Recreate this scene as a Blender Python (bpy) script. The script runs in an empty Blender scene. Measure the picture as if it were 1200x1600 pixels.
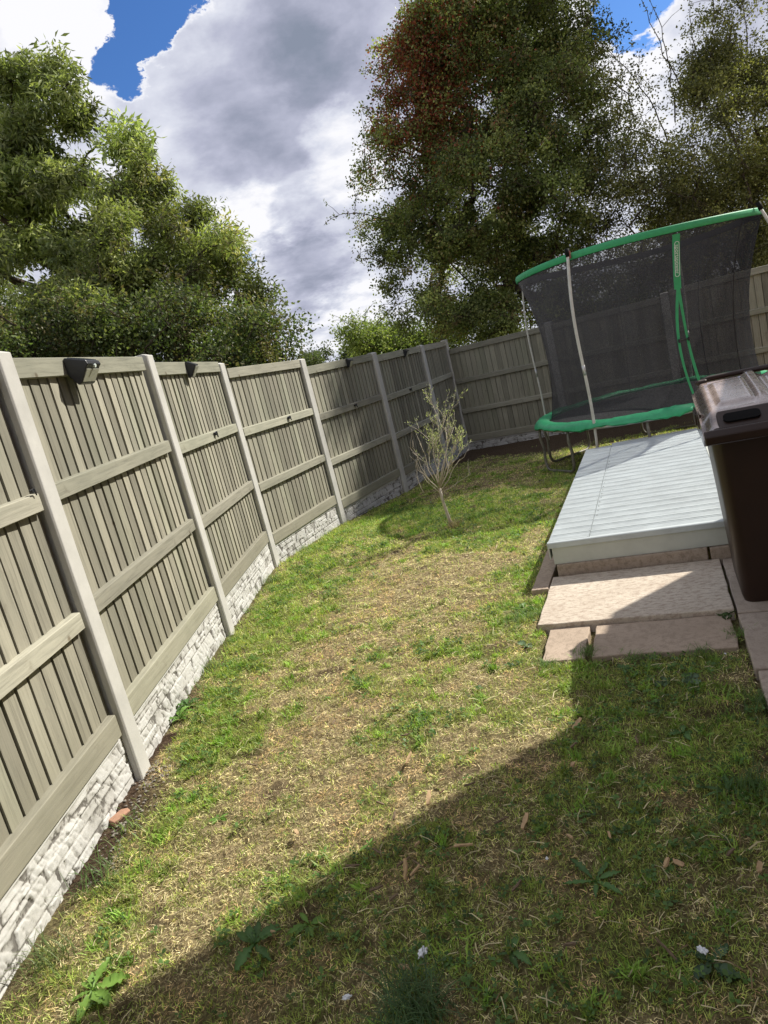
import bpy, bmesh, math, random
import numpy as np
from mathutils import Vector, Matrix, Euler, Quaternion
C = bpy.context.scene.collection
sc = bpy.context.scene
R_ = math.radians
random.seed(7)
rng = np.random.default_rng(7)

# ------------------------------------------------------------------ camera
EYE = Vector((0, 0, 1.68))
PITCH, ROLL = R_(11.196), R_(-13.872)
_f = Vector((0, math.cos(PITCH), -math.sin(PITCH))); _r = Vector((1, 0, 0)); _u = _r.cross(_f)
_c, _s = math.cos(ROLL), math.sin(ROLL)
r2 = _r * _c + _u * _s; u2 = -_r * _s + _u * _c
cam = bpy.data.cameras.new('camera'); co = bpy.data.objects.new('camera', cam); C.objects.link(co)
co.matrix_world = Matrix(((r2.x, u2.x, -_f.x, EYE.x), (r2.y, u2.y, -_f.y, EYE.y), (r2.z, u2.z, -_f.z, EYE.z), (0, 0, 0, 1)))
cam.sensor_fit = 'HORIZONTAL'; cam.sensor_width = 36; cam.lens = 36 * 1102.9 / 1200
cam.clip_start = 0.05; cam.clip_end = 2000
sc.camera = co

# ------------------------------------------------------------------ light
SUN_AZ, SUN_EL = R_(62.8), R_(41.5)
SUN = Vector((math.sin(SUN_AZ) * math.cos(SUN_EL), math.cos(SUN_AZ) * math.cos(SUN_EL), math.sin(SUN_EL)))
sl = bpy.data.lights.new('sun', 'SUN'); sl.energy = 5.0; sl.angle = R_(0.55); sl.color = (1.0, 0.95, 0.86)
so = bpy.data.objects.new('sun', sl); C.objects.link(so); so.rotation_euler = SUN.to_track_quat('Z', 'Y').to_euler()
sc.view_settings.view_transform = 'Standard'; sc.view_settings.look = 'None'
sc.view_settings.exposure = 0.5; sc.view_settings.gamma = 1.0; sc.view_settings.use_curve_mapping = False

def N(nt, t, **kw):
    n = nt.nodes.new(t)
    for k, v in kw.items():
        if k == 'inp':
            for a, b in v.items(): n.inputs[a].default_value = b
        else: setattr(n, k, v)
    return n
def mth(nt, op, a, b=None, c=None, clamp=False):
    n = nt.nodes.new('ShaderNodeMath'); n.operation = op; n.use_clamp = clamp
    for i, x in enumerate((a, b, c)):
        if x is None: continue
        if isinstance(x, (int, float)): n.inputs[i].default_value = x
        else: nt.links.new(x, n.inputs[i])
    return n.outputs[0]
def mixc(nt, f, a, b, mode='MIX'):
    n = nt.nodes.new('ShaderNodeMix'); n.data_type = 'RGBA'; n.blend_type = mode
    for s, x in ((0, f), (6, a), (7, b)):
        if isinstance(x, (int, float)): n.inputs[s].default_value = x
        elif isinstance(x, tuple): n.inputs[s].default_value = (*x[:3], 1)
        else: nt.links.new(x, n.inputs[s])
    return n.outputs[2]
def ramp(nt, f, pts):
    n = nt.nodes.new('ShaderNodeValToRGB'); e = n.color_ramp.elements
    while len(e) < len(pts): e.new(0.5)
    for i, (p, c) in enumerate(pts):
        e[i].position = p; e[i].color = (*c, 1) if len(c) == 3 else c
    nt.links.new(f, n.inputs[0]); return n.outputs[0]
def mrange(nt, v, a, b, c=0.0, d=1.0, smooth=True):
    n = nt.nodes.new('ShaderNodeMapRange'); n.interpolation_type = 'SMOOTHSTEP' if smooth else 'LINEAR'
    nt.links.new(v, n.inputs[0])
    for i, x in enumerate((a, b, c, d)): n.inputs[i + 1].default_value = x
    return n.outputs[0]

def build_world():
    w = bpy.data.worlds.new('World'); sc.world = w; w.use_nodes = True
    nt = w.node_tree; nt.nodes.clear(); L = nt.links
    out = N(nt, 'ShaderNodeOutputWorld'); bg = N(nt, 'ShaderNodeBackground')
    sky = N(nt, 'ShaderNodeTexSky', sky_type='NISHITA', sun_disc=False, sun_elevation=SUN_EL, sun_rotation=SUN_AZ,
            air_density=1.0, dust_density=0.6, ozone_density=2.5, altitude=100)
    tc = N(nt, 'ShaderNodeTexCoord'); D = tc.outputs['Generated']
    sep = N(nt, 'ShaderNodeSeparateXYZ'); L.new(D, sep.inputs[0])
    zz = mth(nt, 'ADD', mth(nt, 'MAXIMUM', sep.outputs[2], 0.0), 0.32)
    comb = N(nt, 'ShaderNodeCombineXYZ')
    L.new(mth(nt, 'DIVIDE', sep.outputs[0], zz), comb.inputs[0]); L.new(mth(nt, 'DIVIDE', sep.outputs[1], zz), comb.inputs[1])
    def noise(scale, det=8, rough=0.55, dist=0.0, off=(0, 0, 0)):
        mp = N(nt, 'ShaderNodeMapping'); mp.inputs['Location'].default_value = off; L.new(comb.outputs[0], mp.inputs[0])
        n = N(nt, 'ShaderNodeTexNoise', inp={'Scale': scale, 'Detail': det, 'Roughness': rough, 'Distortion': dist}); L.new(mp.outputs[0], n.inputs[0]); return n
    # warp the view direction a little so the large cloud outlines are billowy
    wn = noise(9.0, 7, 0.62)
    wv = N(nt, 'ShaderNodeVectorMath', operation='SUBTRACT'); L.new(wn.outputs['Color'], wv.inputs[0]); wv.inputs[1].default_value = (0.5, 0.5, 0.5)
    ws = N(nt, 'ShaderNodeVectorMath', operation='SCALE'); L.new(wv.outputs[0], ws.inputs[0]); ws.inputs['Scale'].default_value = 0.11
    wd = N(nt, 'ShaderNodeVectorMath', operation='ADD'); L.new(D, wd.inputs[0]); L.new(ws.outputs[0], wd.inputs[1])
    wnm = N(nt, 'ShaderNodeVectorMath', operation='NORMALIZE'); L.new(wd.outputs[0], wnm.inputs[0])
    def blob(az, el, r0, r1):            # 1 inside r0 degrees, 0 outside r1
        d = Vector((math.sin(R_(az)) * math.cos(R_(el)), math.cos(R_(az)) * math.cos(R_(el)), math.sin(R_(el))))
        n = N(nt, 'ShaderNodeVectorMath', operation='DOT_PRODUCT'); L.new(wnm.outputs[0], n.inputs[0]); n.inputs[1].default_value = d
        return mrange(nt, n.outputs['Value'], math.cos(R_(r1)), math.cos(R_(r0)))
    def addall(xs):
        a = xs[0]
        for x in xs[1:]: a = mth(nt, 'ADD', a, x)
        return a
    n1 = noise(1.5, 10, 0.55, 0.2, (2.3, 1.1, 0)); n2 = noise(6.0, 9, 0.58, 0.15)
    gaps = addall([mth(nt, 'MULTIPLY', blob(*g[:4]), g[4]) for g in SKY_GAPS])
    cov = mth(nt, 'SUBTRACT', mth(nt, 'ADD', mth(nt, 'MULTIPLY', n1.outputs[0], 0.35), 0.42), gaps)
    cov = mth(nt, 'ADD', cov, mth(nt, 'MULTIPLY', mth(nt, 'SUBTRACT', n2.outputs[0], 0.5), 0.22))
    mask = mrange(nt, cov, 0.30, 0.40)
    # grey undersides
    dark = addall([mth(nt, 'MULTIPLY', blob(*g[:4]), g[4]) for g in SKY_DARK])
    dn = mth(nt, 'MULTIPLY', mth(nt, 'SUBTRACT', noise(11, 8, .55, .2, (1, 7, 0)).outputs[0], 0.5), 0.75)
    dn2 = mth(nt, 'MULTIPLY', mth(nt, 'SUBTRACT', noise(4.2, 8, 0.55, 0.25, (5, 3, 0)).outputs[0], 0.5), 1.1)
    shade = mth(nt, 'ADD', mth(nt, 'ADD', dark, 0.27), mth(nt, 'ADD', dn, dn2), clamp=True)
    thin = mrange(nt, cov, 0.33, 0.54)
    shade = mth(nt, 'MULTIPLY', shade, thin)
    ccol = ramp(nt, shade, [(0.0, (0.76, 0.76, 0.79)), (0.25, (0.56, 0.58, 0.66)), (0.55, (0.385, 0.40, 0.50)), (0.80, (0.27, 0.29, 0.375)), (1.0, (0.20, 0.23, 0.30))])
    skyc = mixc(nt, 1.0, sky.outputs[0], (0.50, 0.80, 1.22), 'MULTIPLY')
    sb = N(nt, 'ShaderNodeVectorMath', operation='SCALE'); L.new(skyc, sb.inputs[0]); sb.inputs['Scale'].default_value = SKY_STRENGTH
    # thin pale haze right at the horizon
    hz = mrange(nt, sep.outputs[2], 0.0, 0.16, 0.75, 0.0)
    base = mixc(nt, hz, sb.outputs[0], (0.52, 0.58, 0.68))
    L.new(mixc(nt, mask, base, ccol), bg.inputs[0]); bg.inputs[1].default_value = 0.91
    L.new(bg.outputs[0], out.inputs[0])
SKY_STRENGTH = 0.085
# (azimuth, elevation, inner deg, outer deg, weight)
SKY_GAPS = [(-6.4, 27.3, 0.8, 3.5, 0.50), (-8.8, 25.2, 0.5, 2.7, 0.46), (-10.6, 23.4, 0.3, 2.1, 0.38), (-3, 32, 2, 7, 0.5), (25.5, 19.0, 0.5, 4.0, 0.42), (-5.6, 10.5, 0.1, 1.3, 0.3), (-60, 40, 8, 20, 0.5), (120, 50, 8, 25, 0.5)]
SKY_DARK = [(-0.7, 19.6, 1.5, 8.0, 0.34), (7.5, 22.5, 2, 8.5, 0.26), (2.0, 26.5, 1, 7, 0.12), (-1.0, 8.2, 0.5, 4.4, 0.42), (3.5, 15.5, 0.5, 4, -0.38), (-4.8, 13.0, .5, 3.0, -0.30), (1.5, 4.6, 0.6, 3.4, -0.30), (-14.5, 25.5, 1, 5, -0.32), (24, 17, 1, 7, -.3)]
build_world()

# ------------------------------------------------------------------ materials
MATS = {}
def new_mat(name):
    m = bpy.data.materials.new(name); m.use_nodes = True; MATS[name] = m
    nt = m.node_tree; b = nt.nodes['Principled BSDF']; return m, nt, b
def obj_noise(nt, scale, det=6, rough=0.6, stretch=(1, 1, 1), dist=0.0):
    tc = N(nt, 'ShaderNodeTexCoord'); mp = N(nt, 'ShaderNodeMapping'); mp.inputs['Scale'].default_value = stretch
    nt.links.new(tc.outputs['Object'], mp.inputs[0])
    n = N(nt, 'ShaderNodeTexNoise', inp={'Scale': scale, 'Detail': det, 'Roughness': rough, 'Distortion': dist}); nt.links.new(mp.outputs[0], n.inputs[0])
    return n.outputs[0]
def bump(nt, b, h, strength, dist):
    n = N(nt, 'ShaderNodeBump', inp={'Strength': strength, 'Distance': dist}); nt.links.new(h, n.inputs['Height']); nt.links.new(n.outputs[0], b.inputs['Normal']); return n
def simple(name, col, rough=0.6, spec=0.4, metal=0.0, var=0.25, scale=12, bs=0.0, bd=0.002, stretch=(1, 1, 1), det=8):
    m, nt, b = new_mat(name)
    n = obj_noise(nt, scale, det, 0.65, stretch)
    c0 = tuple(x * (1 - var) for x in col); c1 = tuple(min(1, x * (1 + var)) for x in col)
    nt.links.new(ramp(nt, n, [(0.3, c0), (0.7, c1)]), b.inputs['Base Color'])
    b.inputs['Roughness'].default_value = rough; b.inputs['Specular IOR Level'].default_value = spec; b.inputs['Metallic'].default_value = metal
    if bs: bump(nt, b, n, bs, bd)
    return m
def wood(name, stretch, base=(0.285, 0.270, 0.210)):
    m, nt, b = new_mat(name)
    g = obj_noise(nt, 5, 8, 0.7, stretch, 0.6)
    big = obj_noise(nt, 1.6, 4, 0.6)
    st = obj_noise(nt, 9, 6, 0.6, tuple(1 + (s - 1) * 0.1 for s in stretch))
    c = ramp(nt, g, [(0.28, tuple(x * 0.58 for x in base)), (0.5, base), (0.75, tuple(x * 1.18 for x in base))])
    c = mixc(nt, mrange(nt, big, 0.42, 0.7, 0, 0.45), c, (0.235, 0.235, 0.185))
    c = mixc(nt, mrange(nt, st, 0.60, 0.78, 0, 0.55), c, (0.145, 0.125, 0.09))
    kn = N(nt, 'ShaderNodeTexVoronoi', inp={'Scale': 3.3}); tc = N(nt, 'ShaderNodeTexCoord'); mp = N(nt, 'ShaderNodeMapping')
    sx, sy, sz = stretch; mp.inputs['Scale'].default_value = (3 if sx > sz else 0.8, 3, 0.8 if sx > sz else 3) if False else (1, 1, 1)
    nt.links.new(tc.outputs['Object'], mp.inputs[0]); nt.links.new(mp.outputs[0], kn.inputs[0])
    c = mixc(nt, mrange(nt, kn.outputs['Distance'], 0.025, 0.07, 0.75, 0.0), c, (0.12, 0.09, 0.055))
    at = N(nt, 'ShaderNodeAttribute', attribute_name='rnd')
    v = mrange(nt, at.outputs['Fac'], 0, 1, 0.70, 1.22, False)
    s = N(nt, 'ShaderNodeVectorMath', operation='SCALE'); nt.links.new(c, s.inputs[0]); nt.links.new(v, s.inputs['Scale'])
    hue = mixc(nt, mrange(nt, mth(nt, 'FRACT', mth(nt, 'MULTIPLY', at.outputs['Fac'], 7.31)), 0.55, 1.0, 0, 0.5), s.outputs[0], (0.90, 0.96, 0.90), 'MULTIPLY')
    # damp green-brown weathering at the foot of the boards
    tz = N(nt, 'ShaderNodeTexCoord'); sz_ = N(nt, 'ShaderNodeSeparateXYZ'); nt.links.new(tz.outputs['Object'], sz_.inputs[0])
    foot = mth(nt, 'MULTIPLY', mrange(nt, mth(nt, 'ADD', sz_.outputs[2], mth(nt, 'MULTIPLY', st, 0.3)), 0.35, 0.85, 0.5, 0.0), 1.0)
    hue = mixc(nt, foot, hue, (0.20, 0.185, 0.13))
    nt.links.new(hue, b.inputs['Base Color']); b.inputs['Roughness'].default_value = 0.85; b.inputs['Specular IOR Level'].default_value = 0.2
    bump(nt, b, g, 0.5, 0.004); return m
M_board = wood('sage_painted_board', (9, 9, 0.5))
M_rail = wood('sage_painted_rail', (0.5, 9, 9), (0.345, 0.330, 0.262))
def concrete(name, col, dirt, bs=0.4):
    m, nt, b = new_mat(name)
    a = obj_noise(nt, 3.5, 6, 0.65); f = obj_noise(nt, 90, 4, 0.7)
    c = ramp(nt, a, [(0.3, tuple(x * 0.8 for x in col)), (0.65, col)])
    c = mixc(nt, mrange(nt, f, 0.56, 0.75, 0, 0.35), c, dirt)
    st = obj_noise(nt, 14, 5, 0.6, (1, 1, 0.15))
    c = mixc(nt, mrange(nt, st, 0.58, 0.8, 0, 0.4), c, tuple(x * 0.6 for x in col))
    nt.links.new(c, b.inputs['Base Color']); b.inputs['Roughness'].default_value = 0.9; b.inputs['Specular IOR Level'].default_value = 0.2
    bump(nt, b, f, bs, 0.002); return m
M_post = concrete('pale_concrete_post', (0.52, 0.51, 0.47), (0.36, 0.35, 0.31))
def rockface():
    m, nt, b = new_mat('white_rock_face')
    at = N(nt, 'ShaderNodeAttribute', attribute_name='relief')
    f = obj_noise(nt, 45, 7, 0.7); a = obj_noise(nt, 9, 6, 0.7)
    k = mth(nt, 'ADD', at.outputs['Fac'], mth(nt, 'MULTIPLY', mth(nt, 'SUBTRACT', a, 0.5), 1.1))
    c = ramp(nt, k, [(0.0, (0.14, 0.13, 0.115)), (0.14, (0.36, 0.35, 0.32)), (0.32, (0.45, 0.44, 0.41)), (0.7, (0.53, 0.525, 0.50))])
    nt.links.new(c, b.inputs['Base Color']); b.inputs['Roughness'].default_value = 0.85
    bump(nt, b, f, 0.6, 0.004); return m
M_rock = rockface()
def pave(name, c0, c1, c2, streak=(1, 1, 1), bs=0.5):
    m, nt, b = new_mat(name)
    a = obj_noise(nt, 3.0, 7, 0.65); f = obj_noise(nt, 110, 5, 0.7); s = obj_noise(nt, 26, 8, 0.75, streak)
    c = ramp(nt, a, [(0.3, c0), (0.68, c1)])
    c = mixc(nt, mrange(nt, s, 0.46, 0.60, 0, 0.8), c, c2)
    c = mixc(nt, mrange(nt, f, 0.50, 0.72, 0, 0.55), c, tuple(x * 0.55 for x in c0))
    nt.links.new(c, b.inputs['Base Color']); b.inputs['Roughness'].default_value = 0.92; b.inputs['Specular IOR Level'].default_value = 0.15
    bump(nt, b, mth(nt, 'ADD', f, s), bs, 0.003); return m
M_slab_tan = pave('buff_riven_slab', (0.50, 0.43, 0.345), (0.64, 0.57, 0.47), (0.36, 0.28, 0.22), (0.8, 1.8, 1), 1.0)
M_slab_pink = pave('pink_slab', (0.37, 0.295, 0.225), (0.47, 0.375, 0.29), (0.32, 0.255, 0.195))
M_slab_grey = pave('weathered_slab', (0.37, 0.31, 0.25), (0.46, 0.39, 0.32), (0.33, 0.275, 0.225))
M_kerb = pave('kerb_stone', (0.36, 0.29, 0.23), (0.44, 0.36, 0.29), (0.25, 0.20, 0.15))
M_deck = simple('pale_ribbed_deck', (0.50, 0.545, 0.55), 0.42, 0.5, 0.0, 0.15, 5.0, stretch=(1, 2, 1))
M_fascia = simple('grey_fascia', (0.50, 0.52, 0.47), 0.55, 0.4, 0.0, 0.10, 5)
M_seam = simple('seam_dirt', (0.18, 0.18, 0.16), 0.9, 0.1)
M_bin = simple('brown_bin_plastic', (0.026, 0.0115, 0.0065), 0.42, 0.45, 0.0, 0.12, 9, 0.15, 0.001)
def lid_mat():
    m, nt, b = new_mat('dusty_brown_lid_painted_sheen')
    tc = N(nt, 'ShaderNodeTexCoord'); sp = N(nt, 'ShaderNodeSeparateXYZ'); nt.links.new(tc.outputs['Normal'], sp.inputs[0])
    a = obj_noise(nt, 14, 8, 0.7); f = obj_noise(nt, 60, 5, 0.7)
    d = mth(nt, 'MULTIPLY', mrange(nt, sp.outputs[2], 0.6, 0.97), mrange(nt, a, 0.25, 0.7, 0.45, 1.0))
    nt.links.new(mixc(nt, d, (0.050, 0.024, 0.014), (0.46, 0.36, 0.32)), b.inputs['Base Color'])  # upward faces tinted pale: sky sheen painted in along with dust
    nt.links.new(mrange(nt, f, 0.4, 0.65, 0.14, 0.34), b.inputs['Roughness']); b.inputs['Specular IOR Level'].default_value = 0.75
    b.inputs['Coat Weight'].default_value = 0.9; b.inputs['Coat Roughness'].default_value = 0.10
    bump(nt, b, mth(nt, 'ADD', a, mth(nt, 'MULTIPLY', f, 0.4)), 0.5, 0.006); return m
M_lid = lid_mat()
M_black = simple('black_plastic', (0.018, 0.019, 0.022), 0.35, 0.5)
M_rubber_shade = simple('dark_rubber_and_slot_shade', (0.008, 0.008, 0.008), 0.8, 0.15)  # rubber of wheels and caps, also the painted shade of the lid slots
M_solar = simple('solar_glass', (0.05, 0.06, 0.09), 0.12, 0.6)
M_lens = simple('lamp_diffuser', (0.42, 0.42, 0.34), 0.35, 0.5, 0, 0.06, 30)
M_green = simple('green_padding', (0.032, 0.34, 0.145), 0.45, 0.5, 0.0, 0.18, 14, 0.35, 0.006)
M_greenb = simple('green_webbing', (0.045, 0.34, 0.14), 0.6, 0.4, 0.0, 0.12, 20, 0.2, 0.002)
M_steel = simple('galvanised_tube', (0.50, 0.50, 0.48), 0.38, 0.5, 0.55, 0.15, 18)
M_rusty = simple('weathered_leg_tube', (0.20, 0.19, 0.16), 0.55, 0.4, 0.4, 0.35, 16)
M_sleeve = simple('dirty_white_sleeve', (0.58, 0.57, 0.52), 0.6, 0.3, 0.0, 0.15, 10)
M_print = simple('white_print', (0.72, 0.80, 0.74), 0.6, 0.3, 0.0, 0.05)
M_tie = simple('red_tape', (0.28, 0.10, 0.08), 0.6)
def net_mat(name, op, col):
    m, nt, b = new_mat(name); nt.nodes.remove(b)
    out = [n for n in nt.nodes if n.type == 'OUTPUT_MATERIAL'][0]
    tr = N(nt, 'ShaderNodeBsdfTransparent'); df = N(nt, 'ShaderNodeBsdfDiffuse', inp={'Color': (*col, 1)})
    gl = N(nt, 'ShaderNodeBsdfTranslucent', inp={'Color': (*col, 1)})
    mx = N(nt, 'ShaderNodeMixShader', inp={0: 0.35}); nt.links.new(df.outputs[0], mx.inputs[1]); nt.links.new(gl.outputs[0], mx.inputs[2])
    n = obj_noise(nt, 55, 3, 0.8, (1, 1, 1)); n2 = obj_noise(nt, 6, 4, 0.5)
    f = mth(nt, 'ADD', mth(nt, 'MULTIPLY', mth(nt, 'SUBTRACT', n, 0.5), 0.9), mth(nt, 'ADD', op, mth(nt, 'MULTIPLY', mth(nt, 'SUBTRACT', n2, 0.5), 0.25)), clamp=True)
    ms = N(nt, 'ShaderNodeMixShader'); nt.links.new(f, ms.inputs[0]); nt.links.new(tr.outputs[0], ms.inputs[1]); nt.links.new(mx.outputs[0], ms.inputs[2])
    nt.links.new(ms.outputs[0], out.inputs[0]); return m
M_net = net_mat('black_mesh_net', 0.61, (0.040, 0.040, 0.045))
M_mat = simple('black_jump_mat', (0.016, 0.016, 0.019), 0.6, 0.3, 0, 0.2, 30)
M_brick = simple('red_brick', (0.30, 0.16, 0.11), 0.9, 0.2, 0, 0.2, 5)
M_roof = simple('roof_tile', (0.12, 0.09, 0.08), 0.85, 0.2, 0, 0.2, 6)
M_glass = simple('window_glass', (0.05, 0.06, 0.07), 0.08, 0.7)
M_upvc = simple('white_upvc', (0.75, 0.75, 0.74), 0.4, 0.5, 0, 0.03)
M_chip = simple('split_wood_chip', (0.50, 0.35, 0.20), 0.85, 0.2, 0, 0.3, 40, 0.4, 0.002)
M_chipg = simple('weathered_chip', (0.20, 0.15, 0.10), 0.9, 0.1, 0, 0.3, 40, 0.4, 0.002)
M_paper = simple('white_paper', (0.74, 0.77, 0.80), 0.8, 0.2, 0, 0.08, 30, 0.3, 0.002)
M_stone = simple('grey_pebble', (0.24, 0.215, 0.18), 0.9, 0.2, 0, 0.3, 30)

def vcol_leaf(name, trans=0.35, rough=0.5, spec=0.35, gain=1.0):
    m, nt, b = new_mat(name)
    at = N(nt, 'ShaderNodeAttribute', attribute_name='col')
    c = at.outputs['Color']
    nt.links.new(c, b.inputs['Base Color']); b.inputs['Roughness'].default_value = rough; b.inputs['Specular IOR Level'].default_value = spec
    out = [n for n in nt.nodes if n.type == 'OUTPUT_MATERIAL'][0]
    tl = N(nt, 'ShaderNodeBsdfTranslucent'); g = mixc(nt, 1.0, c, (1.15 * gain, 1.25 * gain, 0.6 * gain), 'MULTIPLY'); nt.links.new(g, tl.inputs[0])
    ms = N(nt, 'ShaderNodeMixShader', inp={0: trans}); nt.links.new(b.outputs[0], ms.inputs[1]); nt.links.new(tl.outputs[0], ms.inputs[2])
    nt.links.new(ms.outputs[0], out.inputs[0]); return m
M_leaf = vcol_leaf('tree_leaf', 0.42, 0.5, 0.3)
M_grass = vcol_leaf('grass_blade', 0.38, 0.5, 0.35)
M_weed = vcol_leaf('weed_leaf', 0.30, 0.5, 0.35)
M_bark = simple('grey_brown_bark', (0.085, 0.068, 0.050), 0.95, 0.1, 0, 0.4, 10, 0.8, 0.02, (1, 1, 0.3))
M_twig = simple('pale_twig_bark', (0.52, 0.46, 0.37), 0.9, 0.1, 0, 0.25, 30)

# ------------------------------------------------------------------ helpers
def tag(o, label=None, cat=None, group=None, kind=None):
    if label: o['label'] = label
    if cat: o['category'] = cat
    if group: o['group'] = group
    if kind: o['kind'] = kind
    return o
def link(name, me, mat=None, parent=None):
    o = bpy.data.objects.new(name, me); C.objects.link(o)
    if mat is not None and me is not None: me.materials.append(mat)
    if parent is not None: o.parent = parent
    return o
def empty(name, loc=(0, 0, 0), rz=0.0, label=None, cat=None, group=None):
    o = bpy.data.objects.new(name, None); C.objects.link(o); o.location = loc; o.rotation_euler = (0, 0, rz); o.empty_display_size = 0.1
    return tag(o, label, cat, group)
def smooth(o):
    o.data.polygons.foreach_set('use_smooth', [True] * len(o.data.polygons)); return o
def bevel(o, w=0.003, seg=2):
    m = o.modifiers.new('Bevel', 'BEVEL'); m.width = w; m.segments = seg; m.limit_method = 'ANGLE'; m.angle_limit = R_(35); return o
class MB:
    def __init__(s): s.v = []; s.f = []; s.a = []; s.cur = 0.5
    def _add(s, vs, fs):
        b = len(s.v); s.v += [tuple(v) for v in vs]; s.f += [tuple(i + b for i in f) for f in fs]; s.a += [s.cur] * len(vs)
    def box(s, c, d, M=None):
        x, y, z = (k / 2 for k in d)
        vs = [Vector((sx * x, sy * y, sz * z)) for sz in (-1, 1) for sy in (-1, 1) for sx in (-1, 1)]
        if M is not None: vs = [M @ v for v in vs]
        vs = [v + Vector(c) for v in vs]
        s._add(vs, [(0, 2, 3, 1), (4, 5, 7, 6), (0, 1, 5, 4), (2, 6, 7, 3), (0, 4, 6, 2), (1, 3, 7, 5)])
    def prism(s, poly, a, b, axis='z'):          # polygon (list of 2D) extruded from a to b
        n = len(poly)
        def P(p, t):
            return {'z': (p[0], p[1], t), 'x': (t, p[0], p[1]), 'y': (p[0], t, p[1])}[axis]
        vs = [P(p, a) for p in poly] + [P(p, b) for p in poly]
        fs = [tuple(range(n - 1, -1, -1)), tuple(range(n, 2 * n))] + [(i, (i + 1) % n, (i + 1) % n + n, i + n) for i in range(n)]
        s._add(vs, fs)
    def tube(s, pts, rad, n=8, cap=True):
        pts = [Vector(p) for p in pts]; k = len(pts)
        if not hasattr(rad, '__len__'): rad = [rad] * k
        vs = []; prev = None
        for i, p in enumerate(pts):
            t = (pts[min(i + 1, k - 1)] - pts[max(i - 1, 0)]); t = t.normalized() if t.length > 1e-9 else Vector((0, 0, 1))
            if prev is None: a = t.orthogonal().normalized()
            else:
                a = prev - t * prev.dot(t); a = a.normalized() if a.length > 1e-6 else t.orthogonal().normalized()
            prev = a; b = t.cross(a)
            vs += [p + (a * math.cos(2 * math.pi * j / n) + b * math.sin(2 * math.pi * j / n)) * rad[i] for j in range(n)]
        fs = [(i * n + j, i * n + (j + 1) % n, (i + 1) * n + (j + 1) % n, (i + 1) * n + j) for i in range(k - 1) for j in range(n)]
        if cap: fs += [tuple(range(n - 1, -1, -1)), tuple((k - 1) * n + j for j in range(n))]
        s._add(vs, fs)
    def grid(s, fn, nu, nv, close_u=False):
        vs = [fn(i / (nu if close_u else nu - 1), j / (nv - 1)) for j in range(nv) for i in range(nu)]
        fs = [(j * nu + i, j * nu + (i + 1) % nu, (j + 1) * nu + (i + 1) % nu, (j + 1) * nu + i) for j in range(nv - 1) for i in range(nu if close_u else nu - 1)]
        s._add(vs, fs)
    def build(s, name, mat, parent=None, attr=False, sm=False):
        me = bpy.data.meshes.new(name); me.from_pydata(s.v, [], s.f); me.update()
        if attr:
            a = me.attributes.new('rnd', 'FLOAT', 'POINT'); a.data.foreach_set('value', s.a)
        o = link(name, me, mat, parent)
        if sm: smooth(o)
        return o
def fast_mesh(name, V, F, mat, parent=None, cols=None, sm=False):
    """V (n,3) float, F (m,k) int"""
    me = bpy.data.meshes.new(name); n, (m, k) = len(V), F.shape
    me.vertices.add(n); me.vertices.foreach_set('co', V.astype(np.float32).ravel())
    me.loops.add(m * k); me.loops.foreach_set('vertex_index', F.astype(np.int32).ravel())
    me.polygons.add(m); me.polygons.foreach_set('loop_start', np.arange(0, m * k, k, dtype=np.int32))
    me.polygons.foreach_set('loop_total', np.full(m, k, dtype=np.int32))
    if sm: me.polygons.foreach_set('use_smooth', np.ones(m, dtype=bool))
    me.update(calc_edges=True); 
    if cols is not None:
        a = me.color_attributes.new('col', 'FLOAT_COLOR', 'POINT'); a.data.foreach_set('color', np.c_[cols, np.ones(len(cols))].astype(np.float32).ravel())
    return link(name, me, mat, parent)
def solid_slab(name, poly, z0, z1, mat, parent=None, bw=0.006):
    m = MB(); m.prism(poly, z0, z1); o = m.build(name, mat, parent); bevel(o, bw, 2); return o

# value noise (numpy)
_G = rng.random((256, 256))
def vnoise(x, y, s):
    x = np.asarray(x) * s + 50; y = np.asarray(y) * s + 50
    xi = np.floor(x).astype(int); yi = np.floor(y).astype(int); fx = x - xi; fy = y - yi
    fx = fx * fx * (3 - 2 * fx); fy = fy * fy * (3 - 2 * fy)
    g = lambda a, b: _G[a % 256, b % 256]
    return (g(xi, yi) * (1 - fx) + g(xi + 1, yi) * fx) * (1 - fy) + (g(xi, yi + 1) * (1 - fx) + g(xi + 1, yi + 1) * fx) * fy
def fbm(x, y, s, o=4):
    t = 0; a = 0.5; tot = 0
    for i in range(o): t = t + a * vnoise(np.asarray(x) + 7.3 * i, np.asarray(y) - 3.1 * i, s * 2 ** i); tot += a; a *= 0.5
    return t / tot
def sstep(x, a, b):
    t = np.clip((x - a) / (b - a), 0, 1); return t * t * (3 - 2 * t)

# ------------------------------------------------------------------ terrain
YS = [-500, 5.3, 7.2, 9, 10.7, 12.4, 14.2, 16, 600]; ZS = [0, 0, -.03, -.12, -.21, -.25, -.30, -.36, -.36]
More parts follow.
